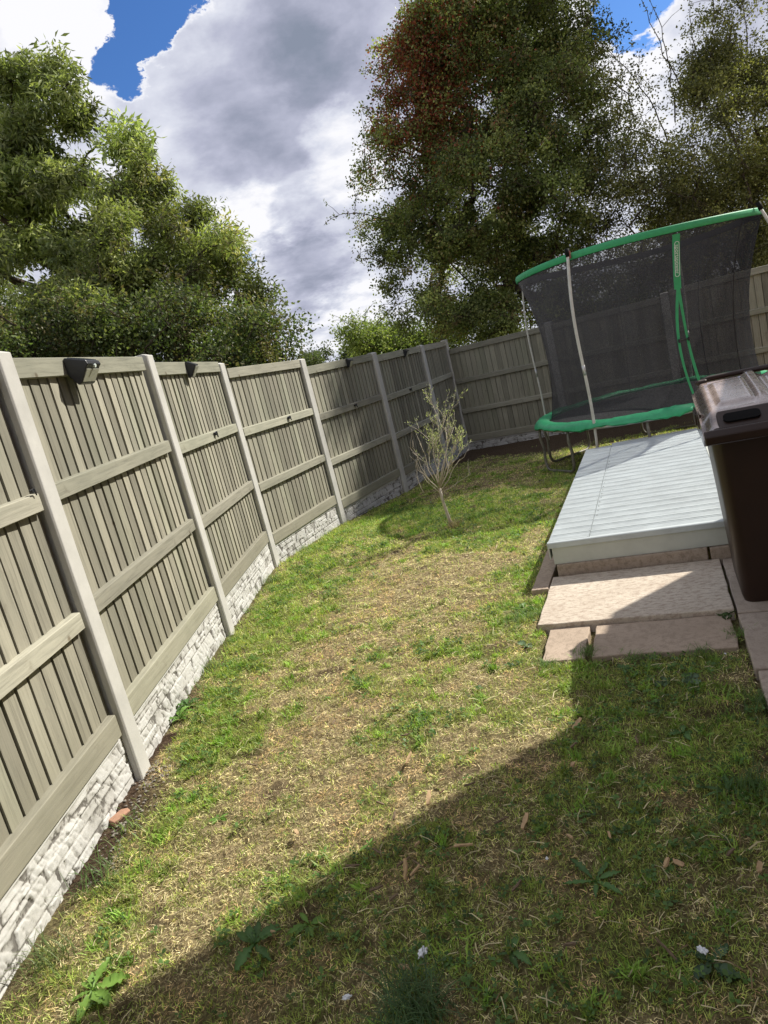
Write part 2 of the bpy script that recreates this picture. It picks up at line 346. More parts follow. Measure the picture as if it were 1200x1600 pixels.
# paved-area frame: O + a*U + b*V
V2 = np.array([.39, .921]); V2 /= np.linalg.norm(V2); U2 = np.array([V2[1], -V2[0]]); O2 = np.array([.75, 3.98]); PA = math.atan2(U2[1], U2[0])
def uvp(a, b): p = O2 + a * U2 + b * V2; return (float(p[0]), float(p[1]))
def to_uv(x, y): dx, dy = x - O2[0], y - O2[1]; return dx * U2[0] + dy * U2[1], dx * V2[0] + dy * V2[1]
FP = np.array([[-1.69, 1.42], [-1.560, 3.347], [-1.427, 5.258], [-1.263, 7.186], [-.584, 8.991], [.368, 10.670], [1.261, 12.374], [1.940, 14.172]])
BDIR = np.array([.823, -.569]); BDIR /= np.linalg.norm(BDIR)
def paved(x, y):
    a, b = to_uv(x, y); n = (fbm(x, y, 9, 2) - .5) * .05
    m = (a > -.0) & (a < 1.06) & (b > -.10) & (b < .8)
    m |= (a > .05 + n) & (a < 1.05 + n) & (b > -.53 + n) & (b < 0)
    m |= (a > 1.05 + n * .5) & (a < 2.6) & (b < .8)
    m |= (a > -.02) & (a < 1.3) & (b > .7) & (b < 4.5)
    m |= (a > -.125) & (a < .0) & (b > .5) & (b < 4.3)
    return m
def hground(x, y):
    h = np.interp(y, YS, ZS) + (fbm(x, y, 1.3, 3) - .5) * .045
    h = h + ((fbm(x, y, 17, 3) - .5) * .034 + (fbm(x + 5, y, 42, 2) - .5) * .010) * sstep(-y, -9.5, -7)
    a, b = to_uv(x, y)
    near = sstep(np.maximum(np.maximum(-a - .1, a - 3), np.maximum(-b - .7, b - 4.5)), 0, .5)
    return np.where((a > -.6) & (b > -1.2), np.interp(y, YS, ZS) * 1.0 - .002 + (h - np.interp(y, YS, ZS)) * (.25 + .75 * near), h)
def fence_dist(x, y):
    d = np.full(np.shape(x), 9e9)
    for i in range(len(FP) - 1):
        A, B = FP[i], FP[i + 1]; e = B - A; t = np.clip(((x - A[0]) * e[0] + (y - A[1]) * e[1]) / (e @ e), 0, 1)
        d = np.minimum(d, np.hypot(x - A[0] - t * e[0], y - A[1] - t * e[1]))
    e = BDIR; t = np.clip((x - FP[-1][0]) * e[0] + (y - FP[-1][1]) * e[1], 0, 9)
    return d, np.hypot(x - FP[-1][0] - t * e[0], y - FP[-1][1] - t * e[1])
PATCH = [(-.38, 3.31, .45, -.42), (.18, 5.52, .5, -.35), (.05, 4.28, .5, -.34), (.61, 5.5, .3, -.25), (.27, 8.12, .9, .45), (1.27, 7.01, .6, .35), (-1.25, 5.0, .35, .4),
         (-1.2, 3.55, .28, .3), (-1.15, 2.3, .32, -.25), (.26, 2.61, .4, -.38), (.55, 1.72, .35, .32), (-.4, 2.05, .3, -.12), (.63, 4.3, .4, .35), (-1.27, 1.95, .25, -.4), (.9, 2.5, .35, .35),
         (-.9, 4.2, .35, -.3), (-.2, 1.7, .25, .3), (.65, 3.3, .3, .25), (.5, 6.2, .35, .25), (-.8, 6.3, .5, .3), (1.0, 2.95, .4, .35), (-.75, 2.0, .25, .25), (-.5, 5.0, .4, -.2), (1.3, 9.5, .9, -.25)]
def green(x, y):
    g = .55 + (fbm(x, y, 1.1, 3) - .5) * .9 + (fbm(x + 9, y, 4.5, 3) - .5) * 1.3 + (fbm(x, y + 30, 14, 2) - .5) * 1.1
    for px, py, r, w in PATCH: g = g + w * np.exp(-((x - px) ** 2 + (y - py) ** 2) / r ** 2)
    df, db = fence_dist(x, y); g = g + .35 * np.exp(-((df - .35) / .2) ** 2)
    return np.clip(g, 0, 1)
def soil(x, y):
    df, db = fence_dist(x, y)
    n = fbm(x + 4, y, 3.5, 3)
    s = sstep(2.5 - db + (n - .5) * 1.8, .0, 1.2) * .95
    s = np.maximum(s, sstep(.15 + (n - .5) * .25 - df, 0, .06) * np.where((y > 2.5) & (y < 3.7), 1, .45))
    s = np.maximum(s, .9 * np.exp(-(((x + 1.45) / .12) ** 2 + ((y - 3.05) / .28) ** 2)))
    s = np.maximum(s, sstep(fbm(x, y + 11, 5.2, 3), .70, .80) * .55)
    s = np.maximum(s, .6 * np.exp(-(((x - .63) ** 2 + (y - 6.95) ** 2) / .14 ** 2)))
    return np.clip(s, 0, 1)
def ground():
    xs = np.unique(np.r_[np.linspace(-600, -40, 15), np.linspace(-40, -4, 25), np.arange(-4, -1.8, .05), np.arange(-1.8, 2.2, .016), np.arange(2.2, 8, .05), np.linspace(8, 40, 25), np.linspace(40, 600, 15)])
    ys = np.unique(np.r_[np.linspace(-600, -20, 15), np.linspace(-20, 0, 12), np.arange(0, 1.2, .05), np.arange(1.2, 6.5, .016), np.arange(6.5, 15.2, .04), np.linspace(15.2, 60, 30), np.linspace(60, 600, 15)])
    X, Y = np.meshgrid(xs, ys); Z = hground(X, Y)
    pv = paved(X, Y); Z = np.where(pv, np.minimum(Z, np.interp(Y, YS, ZS)) - .03, Z)
    V = np.c_[X.ravel(), Y.ravel(), Z.ravel()]; nx, ny = len(xs), len(ys)
    i = np.arange(nx - 1)[None] + np.arange(ny - 1)[:, None] * nx; F = np.stack([i, i + 1, i + 1 + nx, i + nx], -1).reshape(-1, 4)
    g = green(X, Y).ravel(); s = soil(X, Y).ravel()
    m, nt, b = new_mat('lawn_ground')
    at = N(nt, 'ShaderNodeAttribute', attribute_name='col'); sp = N(nt, 'ShaderNodeSeparateColor'); nt.links.new(at.outputs['Color'], sp.inputs[0])
    f1 = obj_noise(nt, 60, 8, 0.75); f2 = obj_noise(nt, 11, 6, 0.7); f3 = obj_noise(nt, 220, 4, 0.7)
    gg = mth(nt, 'ADD', sp.outputs[0], mth(nt, 'MULTIPLY', mth(nt, 'SUBTRACT', f2, 0.5), 0.6), clamp=True)
    c = mixc(nt, gg, (0.50, 0.40, 0.22), (0.26, 0.28, 0.09))
    c = mixc(nt, mrange(nt, f1, 0.42, 0.68), mixc(nt, 0.75, c, (0.06, 0.043, 0.024)), c)
    so_ = mixc(nt, mrange(nt, f1, 0.4, 0.65), (0.045, 0.028, 0.018), (0.125, 0.085, 0.055))
    so_ = mixc(nt, mrange(nt, f3, 0.62, 0.72, 0, 0.7), so_, (0.30, 0.26, 0.21))
    c = mixc(nt, sp.outputs[1], c, so_)
    nt.links.new(c, b.inputs['Base Color']); b.inputs['Roughness'].default_value = 0.95; b.inputs['Specular IOR Level'].default_value = 0.1
    bump(nt, b, mth(nt, 'ADD', f1, mth(nt, 'MULTIPLY', f3, 0.5)), 0.9, 0.02)
    o = fast_mesh('lawn', V, F, m, None, np.c_[g, s, s * 0], True)
    tag(o, kind='structure'); return o
ground()

def grass():
    """short mown blades, lying straw and moss-like fine growth as one uncountable mass"""
    P = []
    def scatter(x0, x1, y0, y1, dens):
        n = int((x1 - x0) * (y1 - y0) * dens); return np.c_[rng.uniform(x0, x1, n), rng.uniform(y0, y1, n)], np.full(n, dens)
    for a in ((-1.9, 1.7, 1.0, 2.6, 26000), (-1.9, 2.0, 2.6, 4.2, 17000), (-1.8, 2.2, 4.2, 6.5, 9500), (-1.6, 2.6, 6.5, 9.0, 6000), (-1, 5, 9.0, 15.0, 2600), (2.2, 5.6, 4.6, 9.0, 2600)):
        p, d = scatter(*a); P.append(np.c_[p, d])
    P = np.concatenate(P); x, y, dens = P.T
    g = green(x, y); s = soil(x, y)
    # inside the garden only
    side = np.ones(len(x), bool)
    for i in range(len(FP) - 1):
        A, B = FP[i], FP[i + 1]; e = (B - A) / np.linalg.norm(B - A); c = (x - A[0]) * e[1] - (y - A[1]) * e[0]
        inr = (y >= A[1] - .05) & (y < B[1] + .05); side &= ~(inr & (c < .075))
    cb = (x - FP[-1][0]) * BDIR[1] - (y - FP[-1][1]) * BDIR[0]; side &= cb > .12
    # keep in the camera cone (with a margin for other viewpoints)
    keep = side & ~paved(x, y) & (rng.random(len(x)) > s * 1.15) & (rng.random(len(x)) < .55 + .45 * g + .1) & (x < .75 * y + .9) & (x > -1.0 * y - .2)
    x, y, dens, g, s = x[keep], y[keep], dens[keep], g[keep], s[keep]; n = len(x)
    isg = rng.random(n) < np.clip(g * 1.15 - .02, .14, .93)
    far = np.sqrt(17000 / dens)
    L = np.where(isg, rng.uniform(.012, .032, n), rng.uniform(.008, .030, n)) * (1 + .3 * (g - .5)) * np.clip(far, .9, 1.5)
    df, _ = fence_dist(x, y); L = L * (1 + 1.1 * np.exp(-(df / .22) ** 2) * rng.random(n))
    W = np.where(isg, rng.uniform(.0016, .0036, n), rng.uniform(.0012, .0028, n)) * np.clip(far, .9, 2.2)
    a = rng.uniform(0, 2 * np.pi, n); lean = np.where(isg, rng.uniform(.3, 1.35, n), rng.uniform(1.0, 1.54, n))
    d = np.c_[np.cos(a) * np.sin(lean), np.sin(a) * np.sin(lean), np.cos(lean)]
    aw = a + np.pi / 2 + rng.normal(0, .5, n); w = np.c_[np.cos(aw), np.sin(aw), rng.normal(0, .3, n)] * W[:, None] / 2
    b0 = np.c_[x, y, hground(x, y) + np.where(isg, -.002, rng.uniform(-.004, .008, n))]
    mid = b0 + d * (L * .55)[:, None]; tip = b0 + d * L[:, None] + np.c_[np.zeros(n), np.zeros(n), -L * .16 * np.sin(lean)]
    V = np.stack([b0 - w, b0 + w, mid + w * .8, mid - w * .8, tip + w * .15, tip - w * .15], 1).reshape(-1, 3)
    i = np.arange(n)[:, None] * 6; F = np.concatenate([i + np.array([0, 1, 2, 3]), i + np.array([3, 2, 4, 5])], 1).reshape(-1, 4)
    gr = np.array([.19, .32, .06]); yg = np.array([.62, .64, .19]); st = np.array([.92, .80, .47]); br = np.array([.30, .20, .10])
    t = rng.random(n)[:, None]; t2 = rng.random(n)[:, None]; gg = np.clip(g, 0, 1)[:, None]
    cg = gr * (1 - t) + yg * t; cg = cg * (1.08 - .25 * gg); cs = np.where(t2 < .27, br * (1 - t * .3) + st * t * .3, st * (.65 + .5 * t))
    c = np.where(isg[:, None], cg, cs) * (.72 + .95 * fbm(x, y + 2, 24, 2))[:, None] * np.array([1, 1, 1.]) 
    c = c * (1 + (vnoise(x, y, 60) - .5)[:, None] * .5)
    pk = (vnoise(x + 8, y, 7) > .62)[:, None] & ~isg[:, None]; c = np.where(pk, c * np.array([1.0, .86, .80]), c)
    c = np.repeat(c, 6, 0)
    # coarser bright clumps and long loose clippings on top of the mown sward
    nc = 1500; cx, cy = rng.uniform(-1.6, 2.4, nc * 3), rng.uniform(1.3, 11, nc * 3); gk = green(cx, cy) * (1 - soil(cx, cy))
    ok = (rng.random(nc * 3) < sstep(gk, .45, .95)) & ~paved(cx, cy) & (cx < .75 * cy + .8) & (fence_dist(cx, cy)[0] > .13) & (cx > -1.35 + np.maximum(0, cy - 7.1) * .6)
    cx, cy = cx[ok], cy[ok]; nb = 26; ci = np.repeat(np.arange(len(cx)), nb); m_ = len(ci)
    def blades(x, y, z, a, lean, L, W, col):
        n = len(x); d = np.c_[np.cos(a) * np.sin(lean), np.sin(a) * np.sin(lean), np.cos(lean)]; w = np.c_[-np.sin(a), np.cos(a), rng.normal(0, .3, n)] * W[:, None] / 2
        b0 = np.c_[x, y, z]; dn = np.array([0, 0, -1.]); mid = b0 + d * (L * .5)[:, None]; tip = b0 + d * L[:, None] + dn * (L * .22 * np.sin(lean))[:, None] + np.c_[-np.sin(a), np.cos(a), a * 0] * (L * rng.normal(0, .14, n))[:, None]
        V = np.stack([b0 - w, b0 + w, mid + w * .9, mid - w * .9, tip + w * .12, tip - w * .12], 1).reshape(-1, 3); i = np.arange(n)[:, None] * 6
        return V, np.concatenate([i + np.array([0, 1, 2, 3]), i + np.array([3, 2, 4, 5])], 1).reshape(-1, 4), np.repeat(col, 6, 0)
    sp = rng.uniform(.008, .03, len(cx))[ci]; bx = cx[ci] + rng.normal(0, 1, m_) * sp; by = cy[ci] + rng.normal(0, 1, m_) * sp; dsc = 1 + .07 * by
    hue = np.array([.20, .36, .06]) * rng.uniform(.6, 1.35, len(cx))[ci][:, None] * rng.uniform(.75, 1.3, m_)[:, None] + np.array([.10, .05, .02]) * rng.random(len(cx))[ci][:, None]
    B1 = blades(bx, by, hground(bx, by), rng.uniform(0, 6.28, m_), rng.uniform(.35, 1.3, m_), rng.uniform(.022, .060, m_) * rng.uniform(.7, 1.2, len(cx))[ci], rng.uniform(.0025, .0055, m_) * dsc, hue)
    ns_ = 5200; sx, sy = rng.uniform(-1.5, 2.2, ns_), rng.uniform(1.2, 9, ns_); ok = ~paved(sx, sy) & (fence_dist(sx, sy)[0] > .12) & (sx < .72 * sy + .7) & (sx > -1.35 + np.maximum(0, sy - 7.1) * .6) & (fbm(sx, sy + 5, 2.6, 2) > .44); sx, sy = sx[ok], sy[ok]; q = len(sx)
    B2 = blades(sx, sy, hground(sx, sy) + rng.uniform(.012, .026, q), rng.uniform(0, 6.28, q), rng.uniform(1.35, 1.62, q), rng.uniform(.03, .085, q), rng.uniform(.0018, .0042, q), np.where(rng.random((q, 1)) < .25, np.array([.28, .19, .10]), np.array([.80, .70, .44])) * rng.uniform(.6, 1.15, q)[:, None])
    for Vb, Fb, Cb in (B1, B2):
        F = np.r_[F, Fb + len(V)]; V = np.r_[V, Vb]; c = np.r_[c, Cb]
    o = fast_mesh('grass', V, F, M_grass, None, c); tag(o, 'short patchy lawn grass, part green and part dried to straw', 'grass', None, 'stuff')
grass()

def cover():
    n = 30000; x = rng.uniform(-1.8, 2.2, n); y = rng.uniform(1.1, 9.5, n)
    g = green(x, y) * (1 - soil(x, y)); c = (x + 1.35) > 0; k = c & ~paved(x, y) & (rng.random(n) < sstep(g, .35, .95) * .9) & (x < .7 * y + .6) & (fbm(x + 3, y, 3.2, 2) > .5)
    c_ = (y > 7.2); k &= ~(c_ & (x < -1.25 + (y - 7.1) * .62))
    x, y = x[k], y[k]; n = len(x); m = 3                      # small three-lobed leaves lying low in the sward
    a = rng.uniform(0, 6.28, n); L = rng.uniform(.006, .019, n) * (1 + .06 * y); P = []; F = []; z = hground(x, y) + rng.uniform(.008, .026, n)
    for q in range(m):
        t = a + q * 2.1 + rng.normal(0, .2, n); d = np.c_[np.cos(t), np.sin(t), rng.normal(.1, .3, n)]; s_ = np.c_[-np.sin(t), np.cos(t), rng.normal(0, .3, n)]
        b = np.c_[x, y, z]; l = L[:, None]; P.append(np.stack([b, b + d * l * .6 + s_ * l * .38, b + d * l, b + d * l * .6 - s_ * l * .38], 1))
    V = np.concatenate(P, 1).reshape(-1, 3); i = np.arange(n * m)[:, None] * 4; F = i + np.array([0, 1, 2, 3])
    c = np.array([.085, .16, .04]) * rng.uniform(.6, 1.7, n)[:, None]; o = fast_mesh('clover', V, F, M_grass, None, np.repeat(c, 4 * m, 0)); tag(o, 'small clover leaves spread low through the green patches of lawn', 'clover', None, 'stuff')
cover()

# ------------------------------------------------------------------ leaves and trees
def leaf_mesh(cent, dirs, L, W, cols, fold=.25, droop=0.0):
    n = len(cent); d = dirs / np.linalg.norm(dirs, axis=1)[:, None]
    r = rng.normal(size=(n, 3)); w = np.cross(d, r); w /= np.linalg.norm(w, axis=1)[:, None] + 1e-9; nn = np.cross(w, d)
    L = L[:, None]; W = W[:, None]
    b = cent; t = cent + d * L + np.array([0, 0, -1.]) * droop * L
    m = cent + d * L * .45
    V = np.stack([b, m + w * W / 2 + nn * W * fold, t, m - w * W / 2 + nn * W * fold], 1).reshape(-1, 3)
    F = (np.arange(n)[:, None] * 4 + np.array([0, 1, 2, 3]))
    F = np.concatenate([F[:, [0, 1, 2]], F[:, [0, 2, 3]]], 1).reshape(-1, 3)
    return V, F, np.repeat(cols, 4, 0)
def make_tree(name, label, base, clumps, ntw, leaves, lsize, lw, spread, palette, group=None, trunk_r=.12, droop=.3, twigmat=M_bark, cat='tree', depth=1.25, edge=.55, trunk_name='trunk', hang=0.0, sub_every=1, stems=1, red=None, lump=.20, per=13, shoots=()):
    """crown filled with twig ends; each end is linked to a branching skeleton that grows from the base"""
    root = empty(name, base, 0, label, cat, group)
    base = np.array(base, float)
    cl = np.array(clumps, float); vol = (cl[:, 3] * cl[:, 4] * np.maximum(cl[:, 3], cl[:, 4])) ** .72; pr = vol / vol.sum()
    k = rng.choice(len(cl), ntw, p=pr); u = rng.normal(size=(ntw, 3)); u /= np.linalg.norm(u, axis=1)[:, None]
    rad = rng.random(ntw) ** (1 / 3.) * edge + (1 - edge) * rng.random(ntw) ** .25 * 1.0
    rad = np.clip(rad, 0, 1.06)
    e = np.c_[cl[k, 3], np.maximum(cl[k, 3], cl[k, 4]) * depth, cl[k, 4]]
    T = cl[k, :3] + u * rad[:, None] * e
    ns = max(8, int(ntw / per)); S = T[:ns]; sid = rng.integers(0, ns, ntw); T = S[sid] + np.clip(rng.normal(size=(ntw, 3)), -1.7, 1.7) * np.array([1, 1, .85]) * lump * rng.uniform(.5, 1.4, (ntw, 1)); kp = T[:, 2] > base[2] + .3; T = T[kp]; sid = sid[kp]
    # skeleton: branch nodes = cluster centres plus a subsample of the tips
    nodes = [base.copy()]; par = [-1]
    cen = cl[:, :3].mean(0); top_stem = []
    for s in range(stems):
        j = np.array([rng.normal(0, .25), rng.normal(0, .2), 0]) * (stems > 1)
        p0 = 0; tgt = cen + j * 3
        for q in (.22, .42):
            pt = base * (1 - q) + np.array([tgt[0], tgt[1], tgt[2]]) * q + j * q + np.array([0, 0, .1])
            nodes.append(pt); par.append(p0); p0 = len(nodes) - 1
    sub = T[rng.permutation(len(T))[:max(60, len(T) // 6)]]
    order = np.argsort(np.linalg.norm(np.r_[cl[:, :3], sub] - base, axis=1)); allp = np.r_[cl[:, :3], sub][order]
    for p in allp:
        A = np.array(nodes); dist = np.linalg.norm(A - p, axis=1); toward = np.linalg.norm(A - base, axis=1)
        ok = (A[:, 2] < p[2] + .25 + hang) ; score = dist + .12 * toward + np.where(ok, 0, 1.5)
        if len(nodes) > 6: score[0] += 3
        i = int(np.argmin(score)); 
        if dist[i] > 1.0:
            mid = (A[i] * .5 + p * .5) + rng.normal(0, .08, 3); nodes.append(mid); par.append(i); i = len(nodes) - 1
        nodes.append(p + rng.normal(0, .02, 3)); par.append(i)
    A = np.array(nodes); cnt = np.ones(len(A))
    for i in range(len(A) - 1, 0, -1): cnt[par[i]] += cnt[i]
    R = trunk_r * (cnt / cnt[0]) ** .5; R = np.maximum(R, .006)
    tm, bm_ = MB(), MB()
    for i in range(1, len(A)):
        p = par[i]; r0, r1 = min(R[p], R[i] * 1.35), R[i]
        mid = (A[p] + A[i]) / 2 + rng.normal(0, .035, 3) * min(1, np.linalg.norm(A[p] - A[i]) * 2)
        q = [Vector(A[p] - base), Vector(mid - base), Vector(A[i] - base)]
        (tm if R[i] > trunk_r * .42 else bm_).tube(q, [r0, (r0 + r1) / 2, r1], 8 if R[i] > .04 else 4, False)
    # twigs to every leaf tip
    tw = T[::sub_every]
    d2 = ((tw[:, None, :] - A[None, :, :]) ** 2).sum(2); near = d2.argmin(1)
    for t_, i in zip(tw, near):
        m_ = (A[i] + t_) / 2 + rng.normal(0, .03, 3)
        bm_.tube([Vector(A[i] - base), Vector(m_ - base), Vector(t_ - base)], [.007, .005, .003], 3, False)
    extra = []
    for sh in shoots:
        q = [Vector(p) for p in sh]; pts = []; jt = Vector((random.uniform(-.3, .3), random.uniform(-.4, .4), 0))
        for j in range(13):
            t = j / 12; p = q[0] * (1 - t) ** 2 + q[1] * 2 * t * (1 - t) + q[2] * t * t + jt * t * t + Vector((random.gauss(0, .015), random.gauss(0, .015), 0)); pts.append(p)
            if j > 3 and random.random() < .75: extra.append(tuple(p))
            if j in (5, 8): 
                e = p + Vector((random.uniform(-.35, .35), random.uniform(-.3, .3), random.uniform(.1, .4))); bm_.tube([p - Vector(base), (p + e) / 2 - Vector(base) + Vector((0, 0, .03)), e - Vector(base)], [.006, .005, .003], 3, False); extra.append(tuple(e))
        nn_ = Vector(A[int(((A - np.array(sh[0])) ** 2).sum(1).argmin())]); bm_.tube([nn_ - Vector(base), (nn_ + pts[0]) / 2 - Vector(base), pts[0] - Vector(base)], .014, 4, False)
        bm_.tube([p - Vector(base) for p in pts], [.014 - .010 * j / 12 for j in range(13)], 4, False)
    tr = tm.build(trunk_name, twigmat, root, sm=True); br_ = bm_.build('branches', twigmat, root, sm=True)
    # leaves round each tip
    n = len(T) * leaves; ti = np.repeat(np.arange(len(T)), leaves)
    off = np.clip(rng.normal(size=(n, 3)), -1.9, 1.9) * spread * (.55 + .9 * rng.random((len(T), 1))[ti]); off[:, 2] *= .8
    c = T[ti] + off; d = off / (np.linalg.norm(off, axis=1)[:, None] + 1e-6) * .7 + rng.normal(size=(n, 3)) * .7; d[:, 2] -= droop
    L = lsize * rng.uniform(.6, 1.25, n); W = L * lw * rng.uniform(.8, 1.2, n)
    pal = np.array([p[:3] for p in palette]); pw = np.array([p[3] for p in palette], float); pw /= pw.sum()
    tcol = rng.choice(len(pal), len(T), p=pw)
    col = pal[tcol][ti] * .7 + pal[rng.choice(len(pal), n, p=pw)] * .3
    col = col * (np.clip(rng.normal(1, .28, ns)[sid], .45, 1.7)[ti] * rng.uniform(.72, 1.3, len(T))[ti] * rng.uniform(.75, 1.25, n))[:, None]
    if red is not None:
        rc, rr, rcol, rw = red
        f = np.exp(-(((c - np.array(rc)) / np.array(rr)) ** 2).sum(1)); f = (rng.random(n) < f * rw)[:, None]
        col = np.where(f, np.array(rcol) * rng.uniform(.6, 1.4, n)[:, None], col)
    if extra:
        ex = np.repeat(np.array(extra), 7, 0); ex = ex + rng.normal(size=ex.shape) * .035; c = np.r_[c, ex]; d = np.r_[d, rng.normal(size=ex.shape)]; ne = len(ex)
        L = np.r_[L, lsize * rng.uniform(.5, 1.1, ne)]; W = np.r_[W, lsize * lw * rng.uniform(.6, 1, ne)]; col = np.r_[col, pal[rng.integers(0, len(pal), ne)]]
    V, F, cc = leaf_mesh(c - base, d, L, W, col)
    cr = fast_mesh('crown', V, F, M_leaf, root, cc)
    return root

ASH = [(-3.47, 12.53, 7.18, 0.45, 0.59), (-4.17, 13.08, 6.59, 0.92, 0.86), (-4.33, 12.77, 7.12, 0.54, 0.9), (-3.26, 13.19, 6.46, 0.65, 0.68), (-4.13, 13.23, 5.57, 1.43, 1.0), (-4.89, 12.22, 5.52, 0.81, 1.27), (-4.55, 12.12, 4.22, 1.37, 1.03), (-3.62, 13.61, 7.98, 0.18, 0.28), (-2.81, 12.57, 5.82, 0.38, 0.59), (-5.24, 12.52, 6.47, 0.94, 1.77), (-6.68, 13.89, 4.94, 1.05, 1.18), (-2.65, 12.95, 6.18, 0.22, 0.27)]
WIL = [(-2.53, 12.11, 5.05, 0.57, 0.57), (-1.92, 11.46, 4.9, 0.24, 0.39), (-2.54, 11.75, 4.2, 1.11, 0.89), (-1.55, 10.87, 3.96, 0.41, 0.46), (-1.3, 11.74, 3.91, 0.31, 0.47), (-1.74, 12.16, 3.46, 0.63, 0.63), (-3.13, 11.54, 3.42, 1.41, 0.65), (-1.85, 11.93, 4.56, 0.34, 0.34), (-1.31, 11.81, 3.27, 0.28, 0.33)]
BUSH = [(-1.97, 9.72, 2.78, 1.1, 0.41), (-1.25, 10.96, 2.69, 0.52, 0.47), (-0.94, 10.66, 2.36, 0.26, 0.24), (-3.27, 10.14, 2.99, 1.05, 0.38), (-4.1, 9.66, 3.08, 0.82, 0.36), (-2.0, 10.2, 2.0, 1.2, .6), (-3.4, 10.3, 2.0, 1.2, .6)]
RED = [(2.98, 16.16, 7.66, 0.84, 0.84), (3.65, 15.45, 7.75, 1.17, 0.87), (4.87, 15.89, 7.5, 1.35, 1.12), (5.98, 16.18, 7.19, 0.92, 0.92), (2.59, 15.89, 6.4, 0.97, 0.97), (4.17, 16.26, 6.42, 1.84, 1.38), (5.28, 15.31, 5.6, 1.23, 1.3), (2.0, 16.04, 5.3, 0.88, 1.06), (3.34, 15.4, 4.58, 1.74, 1.31), (1.74, 16.28, 4.14, 0.84, 0.92), (2.9, 16.18, 3.23, 1.6, 1.14), (1.72, 14.78, 2.55, 0.77, 0.56), (2.98, 14.84, 2.13, 0.98, 0.49), (4.75, 14.99, 4.03, 1.13, 1.13), (4.78, 16.34, 2.95, 1.08, 0.77), (5.04, 15.39, 2.08, 0.73, 0.58), (3.72, 15.73, 8.51, 0.89, 0.59), (4.84, 15.14, 8.2, 1.28, 0.71), (4.0, 15.6, 1.9, 1.4, .5), (5.6, 15.3, 1.6, 1.2, .6)]
THR = [(6.26, 14.81, 5.09, 0.7, 0.84), (6.53, 14.59, 3.77, 1.1, 0.96), (7.61, 14.53, 4.22, 1.03, 1.1), (8.18, 14.95, 5.3, 0.85, 0.78), (9.05, 14.95, 4.51, 0.99, 1.27), (9.2, 15.53, 6.14, 0.66, 0.73), (8.13, 15.13, 3.02, 1.57, 0.86), (9.34, 15.57, 2.97, 0.88, 1.17), (5.92, 15.44, 2.95, 0.87, 0.73), (7.22, 15.68, 2.55, 1.48, 0.59), (10.11, 15.11, 3.7, 1.14, 2.85), (8.35, 14.19, 1.67, 0.67, 0.67), (6.6, 15.5, 2.0, 1.3, .7), (8.0, 15.2, 2.1, 1.3, .7), (9.6, 14.8, 2.0, 1.2, .8), (7.2, 15.6, 3.2, 1.3, .6), (8.6, 15.2, 6.0, .8, .8), (9.3, 15.2, 6.9, .8, .8), (7.95, 15.0, 5.8, .5, .55), (6.0, 15.2, 5.9, .45, .45), (5.9, 15.3, 4.2, .8, .8)]
SH_R = [[(7.49, 15.0, 5.0), (7.69, 15.0, 6.43), (7.2, 15.0, 7.5)], [(7.29, 15.0, 4.6), (7.09, 15.0, 6.04), (5.91, 15.0, 7.05)], [(8.13, 15.0, 5.0), (7.99, 15.0, 6.42), (7.92, 15.0, 7.23)], [(7.91, 15.0, 5.1), (7.3, 15.0, 6.57), (7.35, 15.0, 7.58)],
        [(9.14, 15.0, 4.98), (8.81, 15.0, 6.35), (8.8, 15.0, 7.15)], [(6.34, 15.0, 5.2), (6.77, 15.0, 6.11), (6.38, 15.0, 6.78)], [(8.6, 15, 5.6), (8.4, 15, 6.6), (8.6, 15, 7.6)], [(9.0, 15, 5.6), (9.4, 15, 6.6), (9.2, 15, 7.6)]]
SH_L = [[(1.6, 15.8, 4.6), (0.66, 15.6, 5.15), (0.33, 15.6, 4.75)], [(1.5, 15.8, 3.7), (0.75, 15.6, 4.1), (0.59, 15.6, 3.95)], [(3.39, 15.6, 7.7), (3.37, 15.6, 8.3), (2.94, 15.6, 8.56)], [(5.6, 15.3, 6.6), (6.2, 15.0, 7.2), (6.74, 15.0, 7.72)], [(5.7, 15.3, 6.0), (6.3, 15.0, 6.3), (6.87, 15.0, 6.67)],
        [(2.3, 15.8, 7.0), (2.0, 15.7, 7.5), (1.8, 15.7, 7.4)], [(2.0, 15.9, 3.0), (1.3, 15.6, 3.0), (1.0, 15.6, 2.6)]]
SH_C = [[(.45, 18.8, 2.3), (.5, 18.8, 3.1), (.2, 18.8, 3.15)], [(.87, 18.8, 2.28), (.8, 18.8, 3.0), (1.2, 18.8, 2.9)], [(.6, 18.8, 2.3), (.6, 18.8, 3.2), (.75, 18.8, 3.3)]]
GB = 'trees and bushes beyond the garden fences'
make_tree('ash_tree', 'tall feathery light green tree rising highest at the left edge beyond the left fence', (-4.9, 13.2, -.3), ASH, 1750, 44, .13, .27, .10,
          [(.24, .285, .105, 4), (.33, .365, .145, 3), (.15, .19, .075, 2.5), (.46, .48, .25, 1)], GB, .13, .45, depth=1.1, lump=.145, per=15)
make_tree('bushy_tree', 'rounded yellowish green leafy tree sloping down to the right beyond the left fence', (-2.7, 12.2, -.3), WIL, 1500, 50, .085, .32, .09,
          [(.235, .28, .095, 4), (.33, .36, .125, 3), (.14, .18, .065, 2.5), (.31, .27, .13, 1)], GB, .09, .4, depth=1.2, lump=.13, per=16)
make_tree('dark_bush', 'dark glossy green bush, lowest and nearest, just behind the left fence panels', (-2.2, 10.4, -.2), BUSH, 1500, 60, .055, .6, .10,
          [(.075, .11, .038, 4), (.13, .16, .055, 3), (.16, .13, .065, 1.4)], GB, .1, .1, depth=.9, stems=3, cat='bush')
